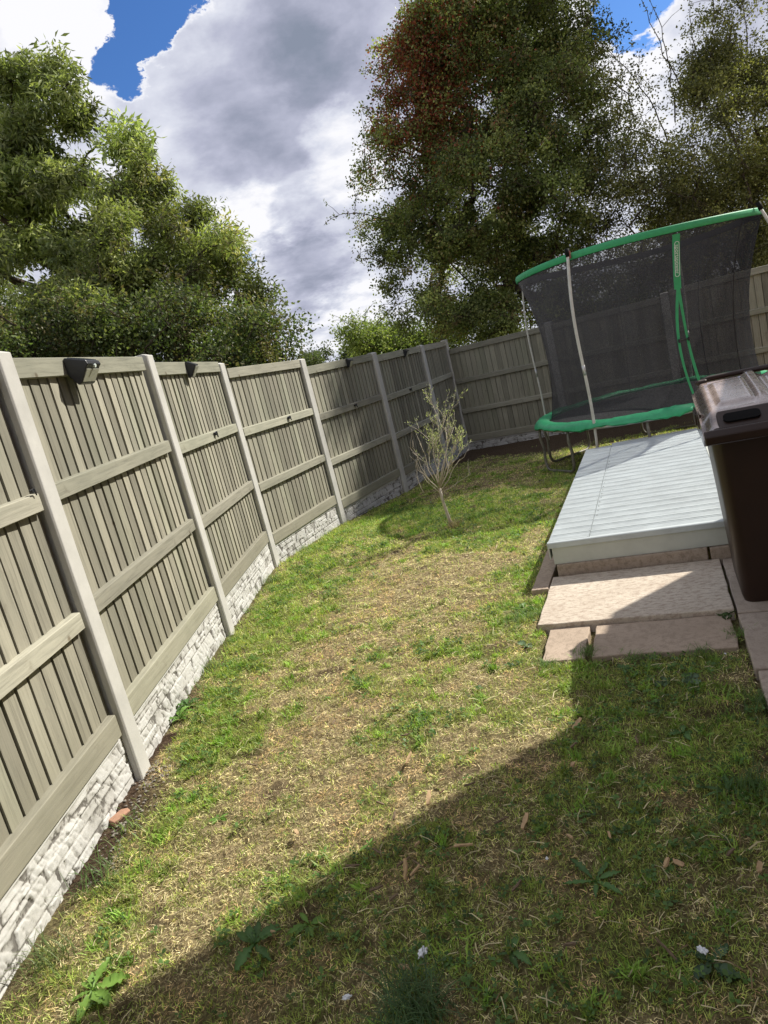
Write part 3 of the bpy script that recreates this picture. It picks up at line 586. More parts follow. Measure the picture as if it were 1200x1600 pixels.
make_tree('thorn_tree', 'large dense tree with reddish brown upper left crown beyond the back fence', (3.95, 15.9, -.35), RED, 6200, 48, .062, .66, .10,
          [(.19, .235, .075, 4), (.38, .42, .15, 3), (.09, .12, .045, 3.4), (.26, .18, .09, .8)], GB, .16, .25, depth=1.05, stems=4, lump=.19, per=11, shoots=SH_L,
          red=((2.6, 16, 7.0), (1.1, 2.2, 1.5), (.28, .085, .045), .85))
make_tree('sparse_tree', 'sparse twiggy tree beyond the back fence on the right, behind the trampoline', (7.9, 15.0, -.35), THR, 4300, 40, .056, .64, .11,
          [(.20, .205, .075, 4), (.29, .28, .10, 3), (.12, .13, .055, 3)], GB, .09, .2, depth=1.05, stems=4, lump=.21, per=9, shoots=SH_R)
make_tree('unseen_shade_tree', 'unseen tall tree added beyond the back fence to shade the far left fence panels', (12.0, 17.0, -.35), [(12.0, 18.0, 11.9, 2.0, 1.6), (12.6, 18.5, 10.6, 1.9, 1.5), (11.4, 16.6, 11.1, 1.5, 1.5), (12.0, 16.1, 11.9, 1.6, 1.5), (12.3, 17.7, 13.2, 1.6, .9), (12.7, 16.8, 12.0, 1.4, 1.3), (12.6, 15.5, 11.2, 1.1, 1.2)], 1500, 44, .12, .6, .16,
          [(.12, .15, .05, 4), (.09, .11, .04, 3)], GB, .2, .2, depth=1.0, stems=1)  # out-of-view tree added so its crown shades the far left panels

def far_bush(name, label, base, clumps, n, leaves, ls, pal, cat='bush', shoots=()):
    return make_tree(name, label, base, clumps, n, leaves, ls, .55, .13, pal, GB, .05, .2, cat=cat, depth=1.0, stems=2, shoots=shoots)
far_bush('climbing_shrub', 'bright green scrambling shrub with thin arching shoots seen in the gap above the left fence', (.7, 19.0, -.36),
         [(0.48, 19.12, 2.30, 0.54, 0.4), (0.96, 19.38, 2.40, 0.4, 0.42), (0.36, 18.48, 2.75, 0.14, 0.36), (1.04, 19.13, 2.1, 0.72, 0.32), (.95, 19, 2.7, .22, .35)], 330, 40, .075, [(.19, .25, .07, 3), (.28, .32, .11, 2), (.11, .16, .05, 1)], shoots=SH_C)
far_bush('low_shrub', 'low yellow green shrub under the large dense tree, just above the fence corner', (2.2, 19.0, -.36),
         [(1.83, 19.6, 2.35, 0.74, 0.3), (2.54, 18.61, 2.1, 0.7, 0.35), (3.17, 18.21, 2.2, 0.86, 0.34), (1.5, 19.4, 1.8, .8, .4)], 300, 36, .08, [(.16, .20, .055, 3), (.10, .14, .04, 2), (.07, .09, .03, 1)])
far_bush('distant_hedge', 'distant hazy green hedge line seen low in the gap between the tree groups', (-.9, 35.5, -.36),
         [(-1.84, 35.3, 2.7, 1.1, 0.6), (-0.79, 35.67, 2.6, 1.2, 0.6), (.4, 35.46, 2.3, 1.1, 0.8), (1.6, 35.4, 2.2, 1.2, .8), (-3.2, 35.5, 2.7, 1.3, .7)], 500, 40, .13, [(.09, .12, .05, 3), (.13, .16, .07, 2)], 'hedge')
def wispy_shoots():
    pass

# ------------------------------------------------------------------ fences
def relief_board(name, L, H, parent, M, seed):
    """rock-faced concrete gravel board with a plain top lip; one face carries coursed stone relief"""
    r = np.random.default_rng(seed); nx, nz = int(L / .0055), 0
    xs = np.linspace(0, L, nx); zs = np.linspace(-.12, H, int((H + .12) / .0055)); nz = len(zs); X, Z = np.meshgrid(xs, zs)
    rel = np.zeros_like(X); top = H - .028; ch = (top + .12) / 4
    dn = lambda s, k: fbm(X * 1. + seed * 3.1 + k, Z + seed, s, 4)
    jn = dn(30, 11); jn2 = dn(10, 3); ch = (top + .12) / 5
    z0 = -.12
    while z0 < top - .01:
        chh = min(ch * r.choice([.75, 1.0, 1.3]), top - z0); x = -r.uniform(0, .15); z1 = z0 + chh
        while x < L:
            w = r.choice([.06, .10, .15, .22, .30]) * r.uniform(.85, 1.15); hs = r.random() < .3 and w > .12
            for (a, b) in ([(z0, z0 + chh * .5), (z0 + chh * .5, z1)] if hs else [(z0, z1)]):
                sk = r.normal(0, .030); u = (X - x - sk * (Z - a) / .07) / w; v = (Z - a) / (b - a); ins = (u > 0) & (u < 1) & (v > 0) & (v <= 1)
                ed = np.minimum(np.minimum(u, 1 - u) * w, np.minimum(v, 1 - v) * (b - a)) + (jn - .5) * .006
                crk = sstep(ed, .0005, .0035)
                h = (r.uniform(.35, .75) + (u - .5) * r.normal(0, .45) + (v - .5) * r.normal(0, .35) + (jn2 - .5) * .5)
                if w > .12 and r.random() < .5: h = h + np.where(u > r.uniform(.3, .7), r.uniform(-.3, .3), 0)       # split face
                rel = np.where(ins, np.clip(h, .1, 1.3) * (.35 + .65 * crk) - .35 * (1 - crk), rel)
            x += w
        z0 = z1
    sl_ = np.abs(fbm(X * 1.0 + Z * .55 + seed, Z * .35 + seed * 2.0, 26, 3) - .5) * 2; rel = rel + (dn(24, 0) - .5) * .50 + (dn(60, 5) - .5) * .30 - .45 * sstep(.09 - sl_, 0, .07)
    lip = sstep(Z, top - .002, top + .001); rel = rel * (1 - lip) + lip * np.where(np.abs(Z - top - .012) < .0035, .55, .95)
    edge = np.minimum(X, L - X); rel = np.where(edge < .012, .2, rel)
    Yo = -(.014 + .0095 * rel)
    V = np.c_[X.ravel(), Yo.ravel(), Z.ravel()]; i = np.arange(nx - 1)[None] + np.arange(nz - 1)[:, None] * nx
    F = np.stack([i, i + 1, i + 1 + nx, i + nx], -1).reshape(-1, 4)
    # back and edges
    b = len(V); V = np.r_[V, [[0, .02, -.12], [L, .02, -.12], [L, .02, H], [0, .02, H]], [[0, -.02, H], [L, -.02, H]], [[0, -.006, -.12], [L, -.006, -.12]]]
    F = np.r_[F, [[b + 1, b, b + 3, b + 2], [b + 4, b + 5, b + 2, b + 3], [b, b + 6, b + 4, b + 3], [b + 7, b + 1, b + 2, b + 5]]]
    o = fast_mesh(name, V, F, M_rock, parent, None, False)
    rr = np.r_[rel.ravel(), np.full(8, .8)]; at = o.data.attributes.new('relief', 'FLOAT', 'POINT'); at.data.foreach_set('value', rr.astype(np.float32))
    o.matrix_local = M; return o
LV = (.269, .929, 1.519, 2.127)
def fence_panel(root, A, B, zb, slope, seed, board_w=.100):
    """A, B post centres in plan; the garden side is the panel's local -y"""
    r = random.Random(seed); A = Vector((*A, 0)); B = Vector((*B, 0)); d = (B - A).normalized(); L = (B - A).length
    ang = math.atan2(d.y, d.x)
    M = Matrix.Translation((A.x, A.y, zb - slope)) @ Matrix.Rotation(ang, 4, 'Z') @ Matrix.Rotation(-math.asin(2 * slope / L), 4, 'Y')
    x0, x1 = .055, L - .055
    m = MB(); n = int(round((x1 - x0) / board_w)); w = (x1 - x0) / n
    m.cur = .0; m.box(((x0 + x1) / 2, .026, (LV[0] + LV[3]) / 2), (x1 - x0 - .002, .006, LV[3] - LV[0] - .07))
    for i in range(n):
        m.cur = r.random(); xa = x0 + i * w + r.uniform(0, .003); xb = x0 + (i + 1) * w - r.uniform(.005, .0095)
        zt = LV[3] - .022 + r.uniform(-.003, .003); dx = r.uniform(-.0025, .0025); a = .019 + r.uniform(-.002, .002); b_ = .012 + r.uniform(-.001, .002)
        nz = 8; cup = r.uniform(-.001, .0012); ph = r.uniform(0, 6); vs = []
        for k in range(nz):        # feather-edge section, slightly warped along its height
            t = k / (nz - 1); z = (LV[0] + .005) * (1 - t) + zt * t; ox = dx * t + .0012 * math.sin(ph + 4 * t)
            vs += [(xa + ox, -a + cup * math.sin(3 * t + ph), z), (xb + ox, -b_, z), (xb + ox - .001, -.001, z), (xa + ox + .004, -.001, z)]
        m._add(vs, [(3, 2, 1, 0), tuple(4 * nz - 4 + q for q in range(4))] + [(k * 4 + q, k * 4 + (q + 1) % 4, k * 4 + 4 + (q + 1) % 4, k * 4 + 4 + q) for k in range(nz - 1) for q in range(4)])
    pn = m.build('fence_panel', M_board, root, True); pn.matrix_local = M
    rails = ((LV[3], .100, .042), (LV[2], .088, .046), (LV[1], .088, .046), (LV[0] + .118, .118, .046))
    for k, (zt, h, pr) in enumerate(rails):
        q = MB(); q.cur = r.random(); xa, xb = x0 + .018 + r.uniform(0, .012), x1 - .014 - r.uniform(0, .014)
        ns = 7; b = r.uniform(-.004, .004)
        for s in range(1):
            pts = [(-.003 if k == 0 else -.0105, zt), (-.006 - pr, zt - (.006 if k else .002)), (-.006 - pr, zt - h), (-.0105, zt - h)]
            q.prism([(p[0], p[1]) for p in pts], xa, xb, 'x')
        o = q.build('rail', M_rail, pn, True); bevel(o, .003, 1)
        o.location = (0, 0, b if k in (1, 2) else 0)
        if k in (1, 2): o.rotation_euler = (0, r.uniform(-.003, .003), 0)
    relief_board('gravel_board', x1 - x0 + .01, LV[0], root, M @ Matrix.Translation((x0 - .005, -.010, 0)), seed)
    return M, L
def post(root, P, ang, z0, z1, w=.128, dp=.12, yo=-.008):
    m = MB()
    a, b = w / 2, dp / 2; c = .010; nk = .022
    prof = [(-a + c, -b), (a - c, -b), (a, -b + c), (a, -.022), (a - nk, -.022), (a - nk, .026), (a, .026), (a, b - c), (a - c, b), (-a + c, b), (-a, b - c), (-a, .026), (-a + nk, .026), (-a + nk, -.022), (-a, -.022), (-a, -b + c)]
    n = len(prof); lev = [(z0 - .25, 1.0), (z1 - .035, 1.0)]
    vs = [(x, y, z) for z, s in lev for x, y in prof]
    # weathered cap: low at front and back, ridge in the middle
    vs += [(x * .94, y * .93, z1 - .012 - .020 * abs(y) / b) for x, y in prof]
    fs = [tuple(range(n - 1, -1, -1))] + [(k * n + i, k * n + (i + 1) % n, (k + 1) * n + (i + 1) % n, (k + 1) * n + i) for k in range(2) for i in range(n)]
    fs += [tuple(2 * n + i for i in (0, 1, 2, 3, 12 + 2, 15))] if False else [tuple(2 * n + i for i in range(n))]
    m._add(vs, fs); o = m.build('concrete_post', M_post, root); bevel(o, .003, 1)
    nx, ny = math.sin(ang), -math.cos(ang)
    o.location = (P[0] + nx * -yo, P[1] + ny * -yo, 0); o.rotation_euler = (0, 0, ang)
    return o
# left fence
lf = empty('garden_fence', (-1.2, 6.5, 0), 0, 'long sage green panel fence with pale concrete posts along the left side of the lawn', 'fence', 'sage green closeboard fences')
lf.location = (0, 0, 0)
ZB = [-.01, .019, -.006, -.089, -.199, -.232, -.225]; SLP = [.005, .0136, .0014, -.011, .0012, .0054, .0069]
TZ = [2.17, 2.186, 2.197, 2.131, 2.052, 1.96, 1.93, 1.953]; GZ = [0, 0, .01, -.03, -.12, -.21, -.25, -.30]
PM = []
for j in range(7): PM.append(fence_panel(lf, FP[j], FP[j + 1], ZB[j], SLP[j], 11 + j))
for j in range(8):
    k0, k1 = max(j - 1, 0), min(j + 1, 7); d = FP[k1] - FP[k0]
    post(lf, FP[j], math.atan2(d[1], d[0]), GZ[j], TZ[j])
# extend behind the camera so the fence does not stop at the frame edge
E0 = FP[0] - np.array([.13, 1.93]); PMx = fence_panel(lf, E0, FP[0], -.01, 0, 9); post(lf, E0, math.atan2(1.93, .13), 0, 2.17)
# back fence
bf = empty('garden_fence', (0, 0, 0), 0, 'sage green panel fence along the back of the lawn behind the trampoline, in tree shade', 'fence', 'sage green closeboard fences')
BP = [FP[-1] + BDIR * t for t in (0, 2.12, 4.12, 6.1, 8.1)]; BA = math.atan2(BDIR[1], BDIR[0])
for j in range(4):
    zb = -.396 if j < 2 else -.32
    A = BP[j] + (BDIR * .02 if j == 0 else 0)
    fence_panel(bf, A, BP[j + 1], zb, 0, 41 + j, .105)
    post(bf, BP[j + 1], BA, -.4, (1.80 if j < 2 else 1.86))

# ------------------------------------------------------------------ paving, deck
def uvpoly(pts): return [uvp(a, b) for a, b in pts]
def rough_poly(a0, a1, b0, b1, n=9, j=.006):
    P = []
    r = random.Random(int(a0 * 1000 + b1 * 77))
    for i in range(n): P.append((a0 + (a1 - a0) * i / n, b0 + r.uniform(-j, j)))
    for i in range(n): P.append((a1 + r.uniform(-j, j), b0 + (b1 - b0) * i / n))
    for i in range(n): P.append((a1 - (a1 - a0) * i / n, b1 + r.uniform(-j, j)))
    for i in range(n): P.append((a0 + r.uniform(-j, j), b1 - (b1 - b0) * i / n))
    return P
def slab(name, a0, a1, b0, b1, z0, z1, mat, label, j=.003, group='paving slabs beside the deck'):
    ca, cb = (a0 + a1) / 2, (b0 + b1) / 2; p = uvp(ca, cb)
    m = MB(); m.prism([(x - ca, y - cb) for x, y in rough_poly(a0, a1, b0, b1, 9, j)], z0, z1)
    o = m.build(name, mat); bevel(o, .006, 2); o.location = (p[0], p[1], 0); o.rotation_euler = (0, 0, PA)
    tag(o, label, 'paving slab', group); return o
slab('paving_slab', .0, 1.045, -.10, .705, -.06, .036, M_slab_tan, 'large buff riven slab, raised higher than the others, right in front of the deck')
slab('paving_slab', .075, .300, -.52, -.108, -.06, .008, M_slab_pink, 'small pinkish slab lying in the sun at the left of the low slab row', .005)
slab('paving_slab', .335, 1.025, -.50, -.108, -.06, .008, M_slab_pink, 'wide pinkish grey slab in full shade below the large buff slab', .006)
slab('paving_slab', 1.060, 1.66, -.145, .71, -.06, .030, M_slab_grey, 'path slab under the brown bin, partly in shade')
slab('paving_slab', 1.060, 1.66, -.765, -.16, -.06, .028, M_slab_grey, 'path slab directly in front of the brown bin')
slab('paving_slab', 1.070, 1.67, -1.38, -.78, -.06, .024, M_slab_grey, 'path slab nearest the camera at the right edge')
slab('paving_slab', 1.672, 2.30, -.765, .71, -.06, .026, M_slab_grey, 'path slab out to the right of the bin')
slab('paving_slab', 1.680, 2.30, -1.38, -.78, -.06, .022, M_slab_grey, 'path slab to the right of the one nearest the camera', group='path slabs out of the picture')
for k_, (b0_, b1_) in enumerate(((-1.99, -1.395), (-2.6, -2.005))):
    slab('paving_slab', 1.075, 1.67, b0_, b1_, -.06, .022 - .001 * k_, M_slab_grey, ('path slab one step toward the camera from the nearest visible one', 'path slab two steps toward the camera from the nearest visible one')[k_], group='path slabs out of the picture')
    slab('paving_slab', 1.685, 2.30, b0_, b1_, -.06, .020 - .001 * k_, M_slab_grey, ('path slab by the house wall, one row toward the camera', 'path slab by the house wall, two rows toward the camera')[k_], group='path slabs out of the picture')
slab('kerb_stone', .035, .985, .715, .79, -.02, .112, M_kerb, 'long brown kerb stone laid under the front edge of the deck', .002, 'kerb stones under the deck')
slab('kerb_stone', 1.00, 1.60, .715, .79, -.02, .108, M_kerb, 'short kerb stone end beside the bin under the deck front', .002, 'kerb stones under the deck')
slab('kerb_stone', -.125, -.012, .50, 1.75, -.06, .032, M_slab_pink, 'pinkish edging stone running along the left side of the deck, sunlit at its near end', .003, 'kerb stones under the deck')
slab('kerb_stone', -.105, -.012, 1.77, 3.05, -.06, .02, M_slab_pink, 'edging stone further back along the left side of the deck, shaded by it', .003, 'kerb stones under the deck')

dk = empty('deck', (*uvp(0, .75), 0), PA, 'low raised deck surfaced with pale grey ribbed boards behind the buff slab', 'deck')
def deck():
    W, Dp, zt = 1.165, 3.56, .268; nb = 25; bw = Dp / nb; sx = .275
    # board surfaces: fine ribs running across the deck; slightly stepped at the lengthwise seam
    def strip(xa, xb, shift, ends):
        m = MB(); r = random.Random(5)
        for i in range(ends[0], ends[1]):
            y0 = i * bw + shift; m.cur = r.random(); prof = []
            nr = 7
            for k in range(nr):
                a = y0 + .004 + (bw - .012) * k / nr; b = y0 + .004 + (bw - .012) * (k + 1) / nr
                hz = zt + (.0028 if k in (0, nr - 1) else .0)
                prof += [(a + .001, hz - .0025), (a + .004, hz), (b - .005, hz), (b - .001, hz - .0025)]
            prof = [(y0 + .003, zt - .030)] + prof + [(y0 + bw - .006, zt - .030)]
            m.prism(prof[::-1], xa, xb + r.uniform(-.001, .001), 'x')
        return m
    # boards stop short at the back left corner, where the deck steps in
    o = strip(sx + .004, W, 0, (0, nb)).build('deck_boards', M_deck, dk, True)
    o2 = strip(0.0, sx - .002, .018, (0, nb - 1)).build('deck_boards', M_deck, dk, True)
    q = MB(); q.box((W / 2, Dp / 2, .17), (W - .03, Dp - .10, .13)); q.build('base_frame', M_fascia, dk)
    m = MB(); m.prism([(-.012, .112), (.004, .112), (.004, zt - .038), (-.012, zt - .038)], .02, W - .004, 'x')
    fa = bevel(m.build('fascia', M_fascia, dk), .002)
    m = MB(); m.prism([(-.024, zt - .036), (.010, zt - .036), (.010, zt + .004), (-.016, zt + .006), (-.024, zt)], -.004, W + .002, 'x')
    bevel(m.build('edge_trim', M_deck, dk), .002)
    m = MB(); m.box((W + .012, Dp / 2, zt - .07), (.020, Dp, .15)); bevel(m.build('side_trim', M_fascia, dk), .002)
    m = MB(); m.box((-.004, Dp / 2 - .07, zt - .075), (.010, Dp - .16, .095)); bevel(m.build('side_trim', M_fascia, dk), .002)
    # screw heads along the seam
    r = random.Random(2)
    for i in range(4, 20):
        m = MB(); m.tube([(sx + .02 + r.uniform(-.002, .002), i * bw * .92 + .02, zt + .0005), (sx + .02, i * bw * .92 + .02, zt + .003)], .0045, 8); m.build('screw', M_seam, dk)
deck()

# ------------------------------------------------------------------ wheelie bin
def rrect(w, d, r, n=5):
    P = []
    for cx, cy, a0 in ((w / 2 - r, d / 2 - r, 0), (-w / 2 + r, d / 2 - r, 90), (-w / 2 + r, -d / 2 + r, 180), (w / 2 - r, -d / 2 + r, 270)):
        for k in range(n + 1):
            a = R_(a0 + 90 * k / n); P.append((cx + r * math.cos(a), cy + r * math.sin(a)))
    return P
def bin_():
    b = empty('wheelie_bin', (*uvp(1.33, .22), .03), PA, 'brown wheeled garden waste bin with hinged lid tinted pale on top with dust and painted sky sheen, standing on the path slabs', 'bin')
    # body: local x across, -y front
    lv = [(.0, .44, .50, .055, .0), (.03, .455, .515, .06, .0), (.5, .505, .585, .06, -.01), (.86, .545, .64, .06, -.02), (.90, .55, .65, .06, -.02), (.905, .59, .69, .055, -.02), (.94, .59, .69, .055, -.02), (.942, .55, .65, .05, -.02)]
    m = MB(); n = None; vs = []; 
    for z, w, d, r, oy in lv:
        P = rrect(w, d, r); n = len(P); vs += [(x, y + oy, z) for x, y in P]
    fs = [tuple(range(n - 1, -1, -1))] + [(k * n + i, k * n + (i + 1) % n, (k + 1) * n + (i + 1) % n, (k + 1) * n + i) for k in range(len(lv) - 1) for i in range(n)] + [tuple((len(lv) - 1) * n + i for i in range(n))]
    m._add(vs, fs); body = m.build('body', M_bin, b); smooth(body); md = body.modifiers.new('es', 'EDGE_SPLIT'); md.split_angle = R_(40)
    m = MB()                                         # recessed moulding lines of the front face
    for x in (-.10, .12): m.prism([(x - .004, -.252), (x + .004, -.252), (x + .004 , -.262), (x - .004, -.262)], .05, .06)
    for sx_, x in ((1, .0),):
        m.tube([(x, -.256, .03), (x + .004, -.30, .50), (x + .006, -.341, .855)], .006, 6)
    m.build('moulded_rib', M_bin, body)
    # lid: domed, with raised left and right halves and a centre valley, front lip with a handle slot
    Wl, Dl = .615, .76
    def z_at(u, v):
        x = (u - .5); z = .985 + .115 * (v ** .75) 
        z += .040 * sstep(v, .02, .16) * (1 - sstep(v, .93, 1.0))
        edge = min(u, 1 - u); z -= .055 * (1 - sstep(edge, .0, .10))
        z += .018 * math.exp(-((abs(x) - .02) / .035) ** 2) * sstep(v, .1, .3)          # centre ridge
        z -= .016 * math.exp(-((x - .10) / .05) ** 2) * sstep(v, .1, .3)
        z += .012 * sstep(edge, .14, .18) * sstep(v, .22, .27) * (1 - sstep(v, .80, .86)) * (1 if abs(x) > .06 else 0)
        return float(z)
    NU, NV = 60, 60
    m = MB(); m.grid(lambda u, v: ((u - .5) * Wl * (1 - .0 * v), -.385 + v * Dl, z_at(u, v)), NU, NV)
    lid = m.build('lid', M_lid, b); smooth(lid)
    bm = bmesh.new(); bm.from_mesh(lid.data)          # turn the rim down as a skirt
    be = [e for e in bm.edges if e.is_boundary]; r = bmesh.ops.extrude_edge_only(bm, edges=be)
    for v in [g for g in r['geom'] if isinstance(g, bmesh.types.BMVert)]:
        v.co.x *= 1.012; v.co.y = -.385 - .012 if v.co.y < -.38 else v.co.y; v.co.z = .905 if v.co.y < .3 else .93
    bm.normal_update(); bm.to_mesh(lid.data); bm.free()
    md = lid.modifiers.new('es', 'EDGE_SPLIT'); md.split_angle = R_(50)
    # front lip / handle bar
    m = MB(); m.prism([(-.44, .915), (-.38, .905), (-.385, .975), (-.425, .985), (-.447, .955)], -.305, .305, 'x')
    bevel(m.build('lid_lip', M_bin, lid), .008, 3)
    # handle housing with near-black plates painting the shade inside its open slots, in the sloping front of the lid
    m = MB(); m.prism([(-.405, .975), (-.300, 1.055), (-.300, 1.02), (-.385, .955)], -.235, .235, 'x'); bevel(m.build('handle_housing', M_bin, lid), .012, 3)
    m = MB(); P = rrect(.165, .056, .024, 6)
    n = len(P)
    for cx in (-.125, .125):
        Mx = Matrix.Translation((cx, -.354, 1.0185)) @ Matrix.Rotation(R_(37), 4, 'X')
        vs = [Mx @ Vector((x, y, z)) for z in (-.004, .0075) for x, y in P]
        if cx > 0: m.build('handle_slot_shade', M_rubber_shade, lid); m = MB()
        m._add(vs, [tuple(range(n - 1, -1, -1)), tuple(range(n, 2 * n))] + [(i, (i + 1) % n, (i + 1) % n + n, i + n) for i in range(n)])
    m.build('handle_slot_shade', M_rubber_shade, lid)
    # rear handle bar and hinges
    m = MB(); m.tube([(-.27, .36, 1.13), (-.20, .395, 1.145), (.20, .395, 1.145), (.27, .36, 1.13)], .016, 10); smooth(m.build('handle', M_bin, b))
    for x in (-.24, 0, .24):
        m = MB(); m.box((x, .35, 1.09), (.05, .06, .12)); bevel(m.build('hinge', M_bin, b), .008)
    for s in (-1, 1):
        m = MB(); 
        for k in range(3): m.box((s * (.300 + .008 * k), .02 + .02 * k, .985), (.010, .40 - .1 * k, .10 - .02 * k))
        bevel(m.build('side_grip', M_bin, b), .003)
    for s in (-1, 1):
        m = MB(); m.tube([(s * .150, .28, .10), (s * .205, .28, .10)], .10, 24); bevel(m.build('wheel', M_rubber_shade, b), .008)
    m = MB(); m.tube([(-.22, .25, .10), (.22, .25, .10)], .012, 8); m.build('axle', M_steel, b)
    return b
bin_()

# ------------------------------------------------------------------ trampoline
def trampoline():
    tr = empty('trampoline', (3.66, 8.95, -.14), 0, 'green padded trampoline with black safety net enclosure standing behind the deck', 'trampoline')
    base = Vector(tr.location)
    rc, rz, rr = Vector((3.66, 8.95)), .49, 1.46
    def P(c, r, a, z): return Vector((c.x + r * math.cos(a), c.y + r * math.sin(a), z)) - base
    NP_ = 96
    # frame ring
    m = MB(); m.tube([P(rc, rr - .02, 2 * math.pi * i / NP_, rz - .03) for i in range(NP_ + 1)], .021, 8, False); smooth(m.build('frame_ring', M_steel, tr))
    # pad: puffed annulus, sagging between springs
    def pad(u, v):
        a = 2 * math.pi * u; w = v * 2 * math.pi
        wob = .012 * math.sin(a * 9) + .010 * math.sin(a * 17 + 1) + .007 * math.sin(a * 41 + 3 * w) + .006 * math.sin(a * 67 + 2)
        r = rr - .075 + .105 * math.cos(w); z = rz + .010 + (.040 + wob * .5) * math.sin(w) - (.045 + wob if math.cos(w) > .55 else 0) * (math.cos(w) - .3)
        return P(rc, r + wob * .5, a, z)
    m = MB(); m.grid(pad, 144, 17, True); pd = smooth(m.build('safety_pad', M_green, tr))
    # jump mat
    m = MB(); pts = [P(rc, rr - .19, 2 * math.pi * i / NP_, rz + .005) for i in range(NP_)]
    m._add(pts + [p - Vector((0, 0, .004)) for p in pts], [tuple(range(NP_)), tuple(range(2 * NP_ - 1, NP_ - 1, -1))] + [(i + NP_, (i + 1) % NP_ + NP_, (i + 1) % NP_, i) for i in range(NP_)])
    m.build('jump_mat', M_mat, tr)
    # top hoop and its green sleeve band
    tc_, tz, tR = Vector((3.74, 8.99)), 2.365, 1.43
    def hoop(a): return tz + .014 * math.cos(3 * a + .6) - .012
    def band(u, v):
        a = 2 * math.pi * u; return P(tc_, tR + (.004 if v < .5 else 0) + .006 * math.sin(a * 21) * v, a, hoop(a) + .045 - .095 * v)
    def tubeband(u, v):
        a = 2 * math.pi * u; w = v * 2 * math.pi; return P(tc_, tR + .010 * math.cos(w), a, hoop(a) + .038 * math.sin(w))
    m = MB(); m.grid(tubeband, 144, 11, True); smooth(m.build('hoop_sleeve', M_greenb, tr))
    m = MB(); m.grid(lambda u, v: P(tc_, tR - .014 - .002 * math.cos(v * 6.283), 2 * math.pi * u, hoop(2 * math.pi * u) + .041 * math.sin(v * 6.283)), 144, 9, True); m.build('hoop_lining', M_mat, tr)
    # net: from the hoop in to a waist and out to the pad
    random.seed(4); poles = [R_(x) for x in (-139, -49, 45, 143)]
    def netf(u, v):
        a = 2 * math.pi * u; k = min(abs((a - p + math.pi) % (2 * math.pi) - math.pi) for p in poles)
        q = 4 * v * (1 - v); r = (tR - .012) * (1 - v) + (rr - .20) * v - .15 * q + .010 * math.sin(a * 31 + 4 * v) * q + .012 * math.sin(a * 13 + 2) * q
        r += .03 * math.exp(-(k / .12) ** 2) * q * (1 - v)
        c = tc_ * (1 - v) + rc * v; z = (hoop(a) - .03) * (1 - v) + (rz + .015) * v
        return P(c, r, a, z)
    m = MB(); m.grid(netf, 180, 26, True); smooth(m.build('net', M_net, tr))
    # seam tapes of the net
    for a in (R_(-60), R_(30), R_(80), R_(160)):
        m = MB(); pts = [netf(a / (2 * math.pi) % 1, j / 14) for j in range(15)]; m.tube(pts, .004, 4, False); m.build('net_seam', M_mat, tr)
    # poles: two-part bowed tubes outside the net
    def pole(a, name, mat, topR=tR + .035, top=None, amp=.10, r0=.017):
        pts = []; A = P(rc, rr - .0, a, rz - .32); B = P(tc_, topR, a, hoop(a) + .055 if top is None else top)
        for j in range(21):
            t = j / 20; p = A.lerp(B, t); o = Vector((math.cos(a), math.sin(a), 0)); p += o * amp * (math.sin(math.pi * t) * .55 - .45 * math.sin(2 * math.pi * t)); pts.append(p)
        m = MB(); m.tube(pts, r0, 10); o = smooth(m.build(name, mat, tr))
        c = MB(); c.tube([pts[-1] - (pts[-1] - pts[-2]) * .5, pts[-1] + Vector((0, 0, .03))], r0 * 1.4, 10); smooth(c.build('pole_cap', M_rubber_shade, o))
        c = MB(); c.tube([pts[8], pts[9]], r0 * 1.16, 10); smooth(c.build('pole_joint', M_steel, o))
        return pts
    pole(R_(-139), 'net_pole', M_sleeve, amp=.09); pole(R_(-49), 'net_pole', M_sleeve, amp=.22); pole(R_(45), 'net_pole', M_sleeve); pole(R_(143), 'net_pole', M_sleeve, r0=.012, amp=.06)
    # red tape where the front pole meets the hoop
    a = R_(-139); m = MB(); p = P(tc_, tR + .03, a, hoop(a) + .03)
    m.tube([p + Vector((0, 0, -.05)), p + Vector((0, 0, .03))], .028, 8); m.build('red_tie', M_tie, tr)
    # entrance: green strip with printed badge, then two straps spreading down
    ae = ENTR_A
    def fr(a, v, out=.012):
        p = netf(a / (2 * math.pi) % 1, v); return p + Vector((math.cos(a), math.sin(a), 0)) * out
    def ribbon(pa, w0, w1, n=18):
        m = MB(); L_ = []
        for j in range(n + 1):
            t = j / n; a, v, o = pa(t); w = w0 + (w1 - w0) * t
            L_.append((fr(a - w / 2 / tR, v, o), fr(a + w / 2 / tR, v, o)))
        vs = []; 
        for l, r in L_: vs += [l, r, r - Vector((math.cos(ae), math.sin(ae), 0)) * .004, l - Vector((math.cos(ae), math.sin(ae), 0)) * .004]
        fs = []
        for j in range(n):
            b = j * 4; fs += [(b + k, b + (k + 1) % 4, b + 4 + (k + 1) % 4, b + 4 + k) for k in range(4)]
        fs += [(0, 1, 2, 3), (n * 4 + 3, n * 4 + 2, n * 4 + 1, n * 4)]
        m._add(vs, fs); return m
    st = ribbon(lambda t: (ae + .012 * t, .015 + .30 * t, .016), .078, .078).build('entrance_strip', M_greenb, tr)
    ribbon(lambda t: (ae + .015 + .035 * t * 1.0 - .045 * math.sin(math.pi * t) * 1.0 + .0 * t, .30 + .68 * t, .014), .034, .028).build('entrance_strap', M_greenb, tr)
    ribbon(lambda t: (ae + .015 + .115 * min(t, 1), .30 + .68 * t, .014), .034, .034).build('entrance_strap', M_greenb, tr)
    # cross buckle
    pa, pb = fr(ae - .012, .615, .024), fr(ae + .078, .615, .024)
